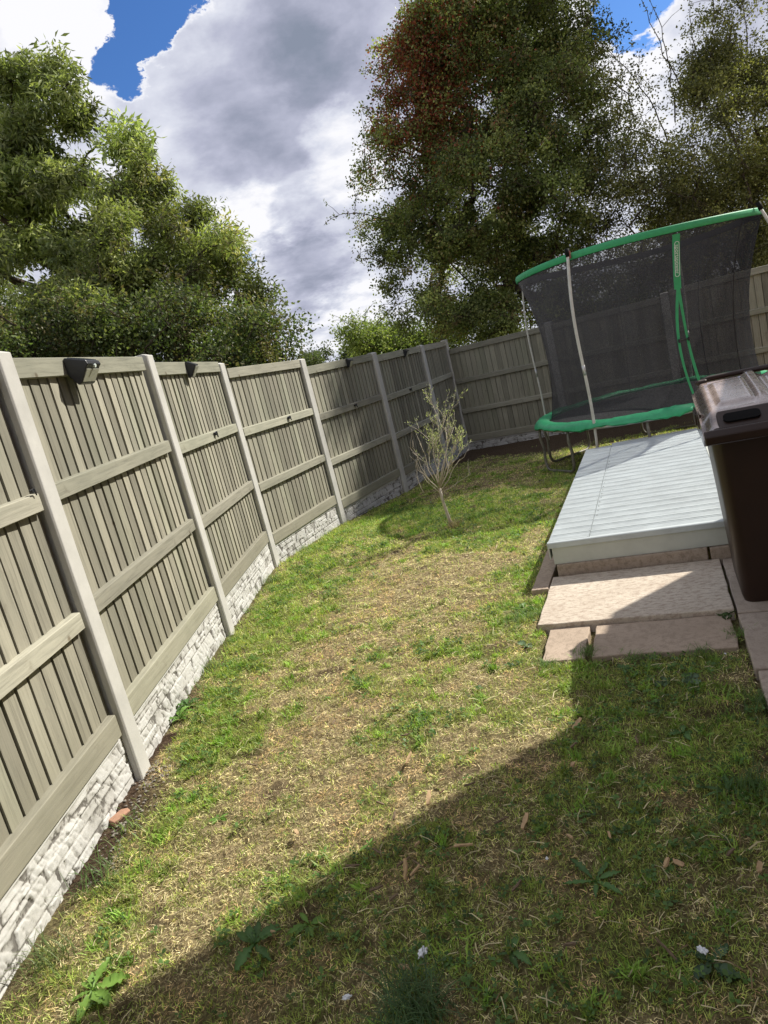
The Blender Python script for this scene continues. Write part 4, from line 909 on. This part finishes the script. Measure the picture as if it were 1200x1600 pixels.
    m = MB(); m.tube([pa, (pa + pb) / 2 + Vector((0, 0, .004)), pb], .008, 8); m.tube([pa + Vector((0, 0, -.02)), pa + Vector((0, 0, .02))], .014, 8); m.tube([pb + Vector((0, 0, -.02)), pb + Vector((0, 0, .02))], .014, 8)
    m.build('buckle', M_black, tr)
    # badge: white stadium outline with small upright lettering
    a = ae + .005; v0, v1 = .055, .245
    top, bot = fr(a, v0, .021), fr(a + .006, v1, .021); ax = (bot - top).normalized(); nr = Vector((math.cos(a), math.sin(a), 0)); nr = (nr - ax * nr.dot(ax)).normalized(); sd = nr.cross(ax)
    Lb = (bot - top).length; w = .046; ring = []
    for k in range(25):
        t = math.pi * k / 24; ring.append(top + ax * (w / 2) + sd * (w / 2) * math.cos(t) - ax * (w / 2) * math.sin(t))
    for k in range(25):
        t = math.pi * k / 24; ring.append(bot - ax * (w / 2) - sd * (w / 2) * math.cos(t) + ax * (w / 2) * math.sin(t))
    m = MB(); m.tube(ring + [ring[0]], .0032, 6, False); m.build('badge', M_print, st)
    cu = bpy.data.curves.new('lettering', 'FONT'); cu.body = 'sportspower'; cu.size = .045; cu.extrude = .0006; cu.align_x = 'CENTER'; cu.align_y = 'CENTER'
    to = bpy.data.objects.new('lettering', cu); C.objects.link(to)
    bpy.context.view_layer.update(); me = bpy.data.meshes.new_from_object(to.evaluated_get(bpy.context.evaluated_depsgraph_get())); bpy.data.objects.remove(to)
    wid = max(v.co.x for v in me.vertices) - min(v.co.x for v in me.vertices); s = (Lb - .06) / wid
    X, Z = ax * s, nr; Y = Z.cross(ax).normalized() * s; o = link('lettering', me, M_print, st); mid = (top + bot) / 2 + nr * .001
    o.matrix_local = Matrix(((X.x, Y.x, Z.x, mid.x), (X.y, Y.y, Z.y, mid.y), (X.z, Y.z, Z.z, mid.z), (0, 0, 0, 1)))
    # U-shaped legs
    for ac, half in ((R_(-172), .30), (R_(-96), .34), (R_(-20), .34), (R_(56), .34), (R_(128), .34)):
        pts = []
        for s in (-1, 1):
            a = ac + s * half; q = P(rc, rr - .02, a, rz - .05); o = Vector((math.cos(a), math.sin(a), 0)); g = -.16 - base.z
            g = float(np.interp(rc.y + rr * math.sin(a), YS, ZS)) + .02 - base.z
            col = [q, q + o * .015 + Vector((0, 0, -.12)), q + o * -.01 + Vector((0, 0, -.26)), q + Vector((0, 0, -.38)) + o * .0, Vector((q.x, q.y, g + .09))]
            tang = Vector((-math.sin(ac), math.cos(ac), 0)) * -s
            col += [Vector((q.x, q.y, g + .03)) + tang * .03, Vector((q.x, q.y, g)) + tang * .10]
            pts.append(col)
        m = MB(); m.tube(pts[0] + pts[1][::-1], .019, 8); smooth(m.build('leg', M_rusty, tr))
    return tr
ENTR_A = R_(-94.5)
trampoline()

# ------------------------------------------------------------------ fence lights and clips
def on_panel(j, s, z, out=0.0):
    """point on garden face of left-fence panel j (0 = the one running out of frame), s metres from its near post"""
    M, L = PM[j]; p = M @ Vector((s, -.05 - out, z)); return p, M.to_euler().z
def flood():
    p, a = on_panel(1, .70, LV[3] - .06); o = empty('floodlight', p, a, 'large black solar floodlight with square lens on the top rail of the nearest full panel', 'light', 'solar lights on the left fence')
    W = .170
    prof = [(0, .045), (-.010, .050), (-.118, .013), (-.125, -.008), (-.112, -.022), (-.060, -.098), (-.042, -.104), (0, -.045)]
    m = MB(); m.prism(prof[::-1], -W / 2, W / 2, 'x'); bevel(m.build('housing', M_black, o), .004, 2)
    def inset(p0, p1, wf, out, name, mat, par):
        P0, P1 = Vector((0, *p0)), Vector((0, *p1)); d = (P1 - P0); n = Vector((0, d.z, -d.y)).normalized(); n = -n if n.y > 0 and name == 'lens' else n
        if name == 'solar_panel' and n.z < 0: n = -n
        m = MB(); h = W * wf / 2; c = [P0 + d * .08, P0 + d * .92]
        vs = [Vector((sx * h, c[k].y, c[k].z)) + n * t for t in (-.004, out) for k, sx in ((0, -1), (0, 1), (1, 1), (1, -1))]
        m._add(vs, [(0, 1, 2, 3), (7, 6, 5, 4)] + [(i, i + 4, (i + 1) % 4 + 4, (i + 1) % 4) for i in range(4)]); return m.build(name, mat, par)
    inset((-.014, .0495), (-.115, .0150), .92, .003, 'solar_panel', M_solar, o)
    inset((-.1105, -.0255), (-.0615, -.0955), .90, .003, 'lens', M_lens, o)
    m = MB(); m.tube([(0, -.114, -.014), (0, -.128, -.019)], .010, 10); m.build('motion_sensor', M_print, o)
    m = MB(); m.box((0, .004, 0), (.10, .012, .09)); m.build('bracket', M_black, o)
flood()
def small_light(j, s, z, label, sc_=1.0):
    p, a = on_panel(j, s, z); o = empty('wall_light', p, a, label, 'light', 'solar lights on the left fence'); k = sc_
    m = MB(); m.prism([(.006, .055 * k), (-.012, .058 * k), (-.078 * k, .020 * k), (-.074 * k, .006), (-.020, -.075 * k), (.006, -.075 * k)][::-1], -.045 * k, .045 * k, 'x'); bevel(m.build('housing', M_black, o), .003)
    m = MB(); P0, P1 = Vector((0, -.0775 * k, .006)), Vector((0, -.024, -.070 * k)); n = Vector((0, -.8, -.6)) * .006
    m._add([P0 + n + Vector((-.038 * k, 0, 0)), P0 + n + Vector((.038 * k, 0, 0)), P1 + n + Vector((.026 * k, 0, 0)), P1 + n + Vector((-.026 * k, 0, 0)), P0 + Vector((-.038 * k, 0, 0)), P0 + Vector((.038 * k, 0, 0)), P1 + Vector((.026 * k, 0, 0)), P1 + Vector((-.026 * k, 0, 0))],
           [(0, 1, 2, 3), (7, 6, 5, 4), (0, 4, 5, 1), (1, 5, 6, 2), (2, 6, 7, 3), (3, 7, 4, 0)]); m.build('lens', M_lens, o)
small_light(2, .86, LV[3] - .06, 'small wedge shaped solar light on the top rail of the second full panel')
small_light(4, 1.12, LV[3] - .055, 'small solar light on the top rail of the fourth full fence panel', .9)
small_light(5, 1.15, LV[3] - .055, 'small solar light on the top rail farthest along the left fence', .9)
def clip(j, s, z, label):
    p, a = on_panel(j, s, z); o = empty('cable_clip', p, a, label, 'clip', 'black clips on the middle rails')
    if j == 0: o.scale = (.6, .6, .6)
    m = MB(); m.box((0, -.012, .0), (.050, .030, .028)); bevel(m.build('clip_body', M_black, o), .003)
    m = MB(); m.tube([(-.034, -.012, .010), (.0, -.028, .018), (.022, -.022, -.034)], .006, 6); m.build('hook', M_black, o)
clip(0, 1.80, LV[2] + .01, 'black clip on top of the middle rail beside the nearest post at the left edge')
clip(2, 1.05, LV[2] - .035, 'black clip on the middle rail of the second full panel')
clip(3, 1.13, LV[2] - .035, 'black clip on the middle rail of the third full panel')
clip(4, 1.02, LV[2] - .035, 'black clip on the middle rail of the fourth full panel')
clip(5, 1.02, LV[2] - .035, 'black clip on the middle rail of the fifth full panel, farthest along')

# ------------------------------------------------------------------ sapling
def sapling():
    bx, by = .63, 6.95; bz = float(hground(np.array(bx), np.array(by))); root = empty('sapling', (bx, by, bz - .01), 0, 'small half bare olive sapling with pale twigs growing from the lawn near the left fence', 'sapling')
    r = random.Random(21); tk = MB(); br = MB(); tips = []
    def q(pts): return [Vector(p) for p in pts]
    tk.tube(q([(0, 0, 0), (-.012, 0, .12), (-.03, .01, .30), (-.03, .0, .42)]), [.020, .016, .014, .012], 8)
    def limb(p0, p1, r0, depth, leafy):
        p0, p1 = Vector(p0), Vector(p1); L = (p1 - p0).length
        m1 = p0.lerp(p1, .35) + Vector((r.uniform(-1, 1), r.uniform(-1, 1), -.4)) * L * .10; m2 = p0.lerp(p1, .7) + Vector((r.uniform(-1, 1), r.uniform(-1, 1), -.2)) * L * .08
        br.tube([p0, m1, m2, p1], [r0, r0 * .8, r0 * .6, r0 * .35], 5)
        if leafy: tips.extend([(m2, (p1 - m1)), (p1, (p1 - m2)), (m2.lerp(p1, .5), p1 - m1), (m1.lerp(m2, .5), p1 - p0)])
        if depth:
            for k in range(r.choice((2, 3)) + (1 if leafy else 0)):
                s = m2.lerp(p1, r.random()) if k else m1.lerp(m2, .5); d = (p1 - p0).normalized() + Vector((r.uniform(-.8, .8), r.uniform(-.8, .8), r.uniform(-.2, .8)))
                limb(s, s + d.normalized() * L * r.uniform(.35, .65), r0 * .55, depth - 1, leafy)
    top = (-.03, 0, .42)
    for e, rr, dp, lf_ in (((.03, .02, .80), .008, 2, True), ((.16, .0, 1.0), .008, 2, True), ((.20, -.03, .80), .008, 2, True), ((.02, .0, .94), .007, 2, True), ((.20, .05, 1.12), .006, 1, True),
                         ((-.06, -.02, .80), .006, 1, True), ((.24, .02, .98), .006, 1, True), ((.17, .03, .66), .006, 1, True)):
        limb(top, e, rr, dp, lf_)
    for e, s, rr in (((-.20, .02, .76), (-.03, 0, .40), .006), ((-.17, -.05, .60), (-.03, 0, .36), .006), ((-.12, .05, .90), (-.06, 0, .50), .005), ((.22, -.04, .66), (-.02, 0, .40), .006), ((-.24, .02, .90), (-.12, 0, .55), .004), ((-.22, .0, .66), (-.2, -.02, .42), .004), ((.30, .02, .48), (0, 0, .38), .004)):
        limb(s, e, rr, 1, False)
    smooth(tk.build('trunk', M_twig, root)); smooth(br.build('branches', M_twig, root))
    c = []; d = []
    for p, dr in tips:
        for k in range(3): c.append(p + Vector((r.gauss(0, .012), r.gauss(0, .012), r.gauss(0, .014)))); v = dr.normalized() + Vector((r.uniform(-1, 1), r.uniform(-1, 1), r.uniform(-.5, .9))); d.append(v)
    c = np.array([tuple(x) for x in c]); d = np.array([tuple(x) for x in d]); n = len(c)
    col = np.array([.34, .36, .22]) * rng.uniform(.6, 1.5, n)[:, None]
    V, F, cc = leaf_mesh(c, d, rng.uniform(.022, .040, n), rng.uniform(.006, .010, n), col); fast_mesh('crown', V, F, M_leaf, root, cc)
    return root
sapling()

# ------------------------------------------------------------------ weeds, tufts, litter
def gz(x, y): return float(hground(np.array(float(x)), np.array(float(y))))
def broad_weed(x, y, n, L, w, col, label, lift=.35, name='broadleaf_weed', up=.5, seed=0):
    r = np.random.default_rng(seed + int(abs(x * 1000) + abs(y * 77))); V = []; F = []; cols = []
    for k in range(n):
        a = 2 * math.pi * k / n + r.normal(0, .35); l = L * .78 * r.uniform(.5, 1.15); ww = l * w * r.uniform(.8, 1.2); e = lift * r.uniform(.4, 1.4)
        d = np.array([math.cos(a), math.sin(a), 0]); s = np.array([-math.sin(a), math.cos(a), 0]); segs = 13; b = len(V); tw = r.normal(0, .3); teeth = r.uniform(.15, .5)
        shade = r.uniform(.75, 1.25)
        for j in range(segs + 1):
            t = j / segs; wd = ww * (math.sin(math.pi * min(1, t * .94 + .05)) ** .75) * (.25 + .75 * min(1, t * 2.2)) * (1 - teeth * (j % 2));  z = l * (e * t - up * e * 1.6 * t * t) + .006
            c = d * l * t + s * l * .12 * tw * math.sin(3 * t) + np.array([0, 0, z]); sv = s * math.cos(tw) + np.array([0, 0, 1]) * math.sin(tw); rip = .10 * ww * math.sin(j * 2.3 + k)
            V += [c - sv * wd / 2 + np.array([0, 0, ww * .18 + rip]), c, c + sv * wd / 2 + np.array([0, 0, ww * .18 - rip])]
            for q in range(3): cols.append(np.array(col) * shade * (1.25 if q == 1 else 1))
        for j in range(segs):
            for q in range(2): F.append((b + j * 3 + q, b + j * 3 + q + 1, b + (j + 1) * 3 + q + 1, b + (j + 1) * 3 + q))
    o = fast_mesh(name, np.array(V), np.array(F), M_weed, None, np.array(cols), True); o.location = (x, y, gz(x, y)); tag(o, label, 'weed', 'weeds in the lawn')
    return o
def tuft(x, y, n, L, col, label, spread=.05, name='grass_tuft', ang=None):
    r = np.random.default_rng(int(abs(x * 917) + abs(y * 131))); a = r.uniform(0, 6.28, n) if ang is None else r.normal(ang, .7, n); l = L * r.uniform(.5, 1.15, n); bend = r.uniform(.5, 1.25, n)
    b0 = np.c_[r.normal(0, spread, n), r.normal(0, spread, n), np.zeros(n)]; w = r.uniform(.002, .0042, n); d = np.c_[np.cos(a), np.sin(a)]; s = np.c_[-np.sin(a), np.cos(a), np.zeros(n)] * w[:, None]
    V = []; 
    for t in (0, .3, .6, .85, 1):
        th = bend * t; hx = l * t * np.sin(th * .9 + .15); hz = l * t * np.cos(th * .95 + .15)
        p = b0 + np.c_[d * hx[:, None], np.maximum(hz, .004)]; k = (1 - t * t * .85); V += [p - s * k / 2, p + s * k / 2]
    V = np.stack(V, 1).reshape(-1, 3); i = np.arange(n)[:, None] * 10
    F = np.concatenate([i + np.array([2 * j, 2 * j + 1, 2 * j + 3, 2 * j + 2]) for j in range(4)], 1).reshape(-1, 4)
    c = np.repeat(np.array(col) * r.uniform(.7, 1.4, n)[:, None], 10, 0); o = fast_mesh(name, V, F, M_weed, None, c, True); o.location = (x, y, gz(x, y)); tag(o, label, 'grass tuft', 'longer grass tufts'); return o
G1, G2, G3 = (.13, .24, .045), (.085, .17, .05), (.13, .17, .09)
broad_weed(-1.27, 1.97, 9, .145, .36, (.15, .26, .05), 'bright broad leaved weed in the bottom left corner at the shadow edge', .3)
broad_weed(-.74, 1.99, 8, .14, .36, G2, 'dark broad leaved weed just inside the big shadow, left of centre')
broad_weed(-.56, 2.02, 6, .13, .34, G1, 'dock leaves right of the dark weed in the shadow edge')
broad_weed(.36, 1.90, 6, .15, .26, G2, 'long leaved weed in the middle of the shaded lawn', .4)
broad_weed(.92, 2.14, 9, .13, .16, G2, 'strap leaved weed in shade near the right path', .6)
broad_weed(1.17, 2.93, 9, .075, .85, (.14, .21, .12), 'pale round leaved weed in shade below the pink slab', .35)
broad_weed(1.06, 2.97, 7, .06, .8, (.12, .19, .10), 'smaller pale round leaved weed beside the larger one in shade', .35)
broad_weed(.60, 3.72, 8, .08, .6, (.16, .23, .13), 'pale leafy weed in the sun beside the corner of the buff slab', .4)
broad_weed(.72, 4.25, 8, .10, .45, G1, 'bright green weed against the edging stone left of the buff slab', .5)
broad_weed(-1.44, 3.86, 9, .12, .42, G1, 'leafy weed growing against the white gravel board past the nearest post', .9)
broad_weed(-1.43, 4.02, 8, .11, .55, G2, 'darker round leaved weed against the gravel board further along', 1.0)
broad_weed(1.63, 3.47, 3, .09, .95, (.07, .12, .04), 'ivy leaf sprig in the joint beside the bin', .3)
broad_weed(.95, 2.55, 6, .08, .5, G2, 'small weed in shade between path and lawn', .4)
broad_weed(-.35, 2.35, 5, .06, .45, G1, 'tiny weed by the shadow edge among the chips', .4)
broad_weed(.05, 1.72, 6, .09, .4, G2, 'weed near the bottom centre right of the grass tuft', .35)
broad_weed(.55, 1.55, 7, .10, .5, (.08, .14, .07), 'greyish weed in the bottom right shade', .35)
broad_weed(-1.0, 2.75, 6, .06, .5, G1, 'small bright weed in the sunlit lawn near the fence', .4)
broad_weed(-1.12, 5.35, 8, .10, .4, G1, 'weed at the foot of the fence beyond the second post', .6)
broad_weed(.95, 3.18, 6, .08, .3, G2, 'weed in the shadow just below the wide shaded slab', .5)
tuft(-.24, 1.60, 260, .15, (.075, .14, .05), 'tall dark green grass tuft at the bottom centre', .045)
tuft(-1.20, 6.55, 150, .13, (.15, .24, .06), 'bright long grass tuft at the foot of the third post')
tuft(.66, 6.93, 150, .12, (.36, .29, .15), 'dry straw coloured tuft round the sapling trunk', .05)
tuft(.98, 2.12, 90, .13, (.08, .15, .04), 'grass tuft in shade beside the strap leaved weed', .05)
tuft(-1.40, 4.55, 110, .10, (.13, .2, .05), 'grass tuft against the gravel board of the second full panel', .06)
tuft(-1.45, 2.55, 120, .11, (.10, .17, .045), 'grass tuft against the gravel board at the left edge', .07)
tuft(-1.50, 2.15, 110, .12, (.12, .17, .05), 'wiry grass tuft at the very bottom left by the gravel board', .05)
tuft(.64, 4.12, 90, .09, (.16, .24, .08), 'bright grass tuft beside the left edge of the buff slab', .05)
for k_, (x_, y_, n_, lb_) in enumerate(((-1.46, 2.85, 70, 'thin grass tuft at the gravel board just in front of the brick fragment'), (-1.38, 4.25, 90, 'grass tuft by the leafy weeds at the gravel board'), (-1.34, 5.0, 90, 'grass tuft at the gravel board just short of the second post'), (-1.30, 5.75, 90, 'grass tuft at the gravel board just past the second post'), (-1.26, 6.2, 80, 'grass tuft midway between the second and third posts'), (-1.0, 7.75, 90, 'grass tuft at the gravel board just past the third post'), (-.72, 8.4, 90, 'grass tuft at the gravel board short of the fourth post'), (-.15, 9.55, 90, 'grass tuft at the gravel board past the fourth post'))):
    tuft(x_, y_, n_, .085, (.15, .24, .06), lb_, .07)
tuft(-.9, 7.6, 140, .10, (.13, .22, .05), 'grass tuft near the fourth post foot', .10)
tuft(.25, 7.9, 140, .10, (.11, .2, .05), 'grass tuft behind the sapling toward the fence', .14)
tuft(2.35, 8.7, 110, .12, (.12, .2, .05), 'grass tuft growing under the trampoline edge', .12)
tuft(3.0, 9.2, 110, .13, (.12, .2, .05), 'grass tuft under the middle of the trampoline', .15)
for k_, (a_, b_, lb_) in enumerate(((.10, -.56, 'short grass tuft creeping over the front left corner of the small sunlit slab'), (.31, -.45, 'grass growing in the gap between the two low slabs'), (.55, -.55, 'grass tuft overhanging the front of the wide shaded slab at its left'), (.85, -.54, 'grass tuft overhanging the front of the wide shaded slab at its right'), (1.04, -.35, 'grass filling the joint between the wide shaded slab and the path'), (-.06, .15, 'grass against the left edge of the buff slab'), (1.05, -1.0, 'grass creeping onto the path slab nearest the camera'))):
    tuft(*uvp(a_, b_), 110, .055, (.13, .22, .05) if k_ != 5 else (.2, .3, .08), lb_, .035)
tuft(1.30, 2.60, 90, .07, (.09, .15, .045), 'grass tuft creeping over the path slab joint', .05)

def chip_mesh(seed, L, W):
    r = random.Random(seed); n = 7; up = []; lo = []
    for i in range(n):
        t = i / (n - 1); up.append((t * L - L / 2, W * (.5 - .35 * abs(t - .4)) * r.uniform(.6, 1.1))); lo.append((t * L - L / 2 + r.uniform(-.003, .003), -W * (.5 - .35 * abs(t - .5)) * r.uniform(.6, 1.1)))
    m = MB(); poly = lo + up[::-1]; k = len(poly); th = .004
    vs = [(x, y, .10 * x + r.uniform(-.001, .001)) for x, y in poly] + [(x * .97, y * .95, th + .10 * x + r.uniform(-.001, .0015)) for x, y in poly]
    m._add(vs, [tuple(range(k - 1, -1, -1)), tuple(range(k, 2 * k))] + [(i, (i + 1) % k, (i + 1) % k + k, i + k) for i in range(k)])
    me = bpy.data.meshes.new('wood_chip'); me.from_pydata(m.v, [], m.f); return me
CH = [chip_mesh(i, L, W) for i, (L, W) in enumerate(((.036, .010), (.055, .009), (.028, .014), (.052, .017), (.022, .008)))]
for me in CH: me.materials.append(M_chip)
CHG = [chip_mesh(20 + i, L, W) for i, (L, W) in enumerate(((.04, .007), (.028, .008), (.055, .006)))]
for me in CHG: me.materials.append(M_chipg)
def chip(me, x, y, rz, label, tilt=0.15):
    o = bpy.data.objects.new('wood_chip', me); C.objects.link(o); o.location = (x, y, gz(x, y) + .027); o.rotation_euler = (random.uniform(-tilt, tilt), random.uniform(-tilt, tilt), rz)
    o.scale = (1.25, 1.35, 1.3); tag(o, label, 'wood chip', 'wood chips scattered over the lawn')
chip(CH[3], -.22, 2.13, 1.2, 'pale upright split chip, brightest of the heap at the shadow edge', 1.0)
chip(CH[0], -.19, 2.12, .4, 'pale chip beside the brightest chip in the heap', .5)
chip(CH[2], .585, 1.88, .8, 'orange folded chip right of centre in the shade', .6)
chip(CH[2], .615, 1.87, -.6, 'orange chip touching the folded chip in the shade', .6)
chip(CH[2], .815, 1.775, 1.0, 'pale splinter near the right edge in shade', .6)
chip(CHG[1], .52, 2.6, .3, 'brownish knot of bark in the shade below the weeds', .4)
random.seed(11)
MARKS = [(-.24, 1.60, 'the tall dark grass tuft'), (-.2, 1.785, 'the largest white scrap'), (-.22, 2.13, 'the heap at the shadow edge'), (.36, 1.90, 'the long leaved weed in the middle of the shade'), (.92, 2.14, 'the strap leaved weed by the path'),
         (.585, 1.88, 'the orange folded chip'), (.95, 2.55, 'the small weed between path and lawn'), (1.17, 2.93, 'the pale round leaved weeds'), (-.56, 2.02, 'the dock leaves'), (.55, 1.55, 'the greyish weed in the bottom right'), (.245, 2.02, 'the tiny white fleck'),
         (.52, 2.6, 'the brown knot of bark'), (.5, 2.3, 'the open middle of the shaded grass'), (.05, 2.45, 'the shadow edge above the heap'), (-.35, 2.35, 'the tiny weed by the shadow edge')]
SEEN = {}
for i in range(34):
    t = random.random(); x, y = (random.gauss(-.22, .22), random.gauss(2.15, .16)) if i < 16 else (random.uniform(-.7, .9), random.uniform(1.5, 2.9))
    grey = random.random() < .45; k = random.randrange(3 if grey else 5); me = (CHG if grey else CH)[k]
    mk = min(MARKS, key=lambda q: (q[0] - x) ** 2 + (q[1] - y) ** 2); dx, dy = x - mk[0], y - mk[1]
    side = ('right of' if dx > 0 else 'left of') if abs(dx) > abs(dy) else ('just beyond' if dy > 0 else 'in front of')
    look = ('dull medium', 'dull short', 'dull long thin')[k] if grey else ('pale medium', 'pale long', 'pale stubby', 'pale broad', 'pale tiny')[k]
    lb = look + ' splinter ' + side + ' ' + mk[2]
    if lb in SEEN: continue
    SEEN[lb] = 1; chip(me, x, y, random.uniform(0, 3.14), lb, .3)
for x, y, lb in ((-.5, 3.3, 'dark splinter on dry grass in the centre of the sunlit lawn'), (-.1, 4.0, 'dark splinter in the sunlit lawn level with the low slabs'), (-.9, 3.1, 'dark splinter in sun toward the nearest fence post'), (-1.05, 2.4, 'dark splinter on sunlit straw near the bottom left'), (-.15, 3.0, 'dark splinter in sun just above the big shadow edge')):
    chip(CHG[0], x, y, random.uniform(0, 3), lb, .3)
def paper(x, y, s, label, seed):
    r = np.random.default_rng(seed); bm = bmesh.new(); bmesh.ops.create_icosphere(bm, subdivisions=3, radius=1)
    for v in bm.verts:
        k = 1 + .45 * math.sin(v.co.x * 5 + seed) * math.cos(v.co.y * 6) + r.normal(0, .10); v.co = Vector((v.co.x * s * k, v.co.y * s * .6 * k, v.co.z * s * .38 * k))
    me = bpy.data.meshes.new('paper_scrap'); bm.to_mesh(me); bm.free(); o = link('paper_scrap', me, M_paper); o.location = (x, y, gz(x, y) + .022); o.rotation_euler = (0, 0, r.uniform(0, 3)); tag(o, label, 'litter', 'white scraps of litter on the lawn')
paper(-.2, 1.785, .017, 'largest crumpled white tissue scrap above the tall dark tuft', 1)
paper(.54, 1.575, .013, 'crumpled white scrap in the shade at the lower right', 2)
paper(-.43, 1.70, .012, 'small folded white scrap at the bottom left of the tuft', 3)
paper(.245, 2.02, .007, 'tiny white fleck in the grass at the centre of the shade', 4)
paper(1.40, 3.06, .007, 'tiny white fleck below the corner of the shaded slab', 5)
def brick_piece():
    m = MB(); m.prism([(-.07, -.03), (.06, -.035), (.075, .0), (.05, .035), (-.06, .03)], -.02, .022); o = bevel(m.build('brick_fragment', simple('terracotta', (.36, .21, .14), .9, .2, 0, .25, 25)), .006); o.location = (-1.52, 2.98, -.006); o.rotation_euler = (.1, .05, 1.1); o.scale = (.75, .75, .75)
    tag(o, 'terracotta brick fragment half buried in soil by the gravel board near the nearest post', 'brick')
brick_piece()
def pebbles():
    P = [(random.gauss(-1.46, .05), random.uniform(2.5, 3.45)) for _ in range(160)] + [(random.gauss(-1.44, .07), random.gauss(3.3, .08)) for _ in range(130)]
    bm = bmesh.new()
    for x, y in P:
        s = random.uniform(.003, .010); r = bmesh.ops.create_icosphere(bm, subdivisions=1, radius=s, matrix=Matrix.Translation((x, y, gz(x, y) + s * .4)) @ Matrix.Diagonal((1, random.uniform(.6, 1), .6, 1)))
    me = bpy.data.meshes.new('gravel'); bm.to_mesh(me); bm.free(); o = link('gravel', me, M_stone); tag(o, 'loose gravel and crumbs of soil along the foot of the fence', 'gravel', None, 'stuff')
pebbles()

# ------------------------------------------------------------------ the house whose shade falls across the lawn
def house():
    D2 = np.array([math.sin(SUN_AZ), math.cos(SUN_AZ)]); tn = math.tan(SUN_EL)
    e, c = np.array([1.12, 3.79]), np.array([.62, 2.84]); Lh = 3.25
    E, Cc = e + D2 * Lh, c + D2 * Lh; H1 = Lh * tn + .03; wd = (E - Cc) / np.linalg.norm(E - Cc); ou = np.array([wd[1], -wd[0]])
    h = empty('house', (Cc[0], Cc[1], 0), 0, 'brick house with a lower extension standing to the right of the lawn', 'house'); b = Vector((Cc[0], Cc[1], 0))
    def poly(pts): return [(p[0] - b.x, p[1] - b.y) for p in pts]
    m = MB(); m.prism(poly([E, Cc + wd * .002, Cc + wd * .002 + ou * 4, E + ou * 4]), -.2, H1); m.build('extension_wall', M_brick, h)
    m = MB(); m.prism(poly([Cc, Cc - wd * 7, Cc - wd * 7 + ou * 7, Cc + ou * 7]), -.2, 5.6); wl = m.build('wall', M_brick, h)
    ax = math.atan2(wd[1], wd[0]); rf = MB(); rf.prism([(0, 5.602), (7, 5.602), (3.5, 7.9)], -7.0, -.0, 'x')
    ro = rf.build('roof', M_roof, h); ro.rotation_euler = (0, 0, ax); 
    for v in ro.data.vertices: v.co.y = -v.co.y
    for k, (s, z0) in enumerate(((-2.2, .9), (-2.2, 3.4), (-5, 3.4))):
        fr_ = MB(); fr_.box((s, .03, z0 + .55), (1.3, .06, 1.1)); f = fr_.build('window', M_upvc, h); f.rotation_euler = (0, 0, ax)
        g = MB(); g.box((s, .065, z0 + .55), (1.15, .012, .95)); g.build('pane', M_glass, f)
house()
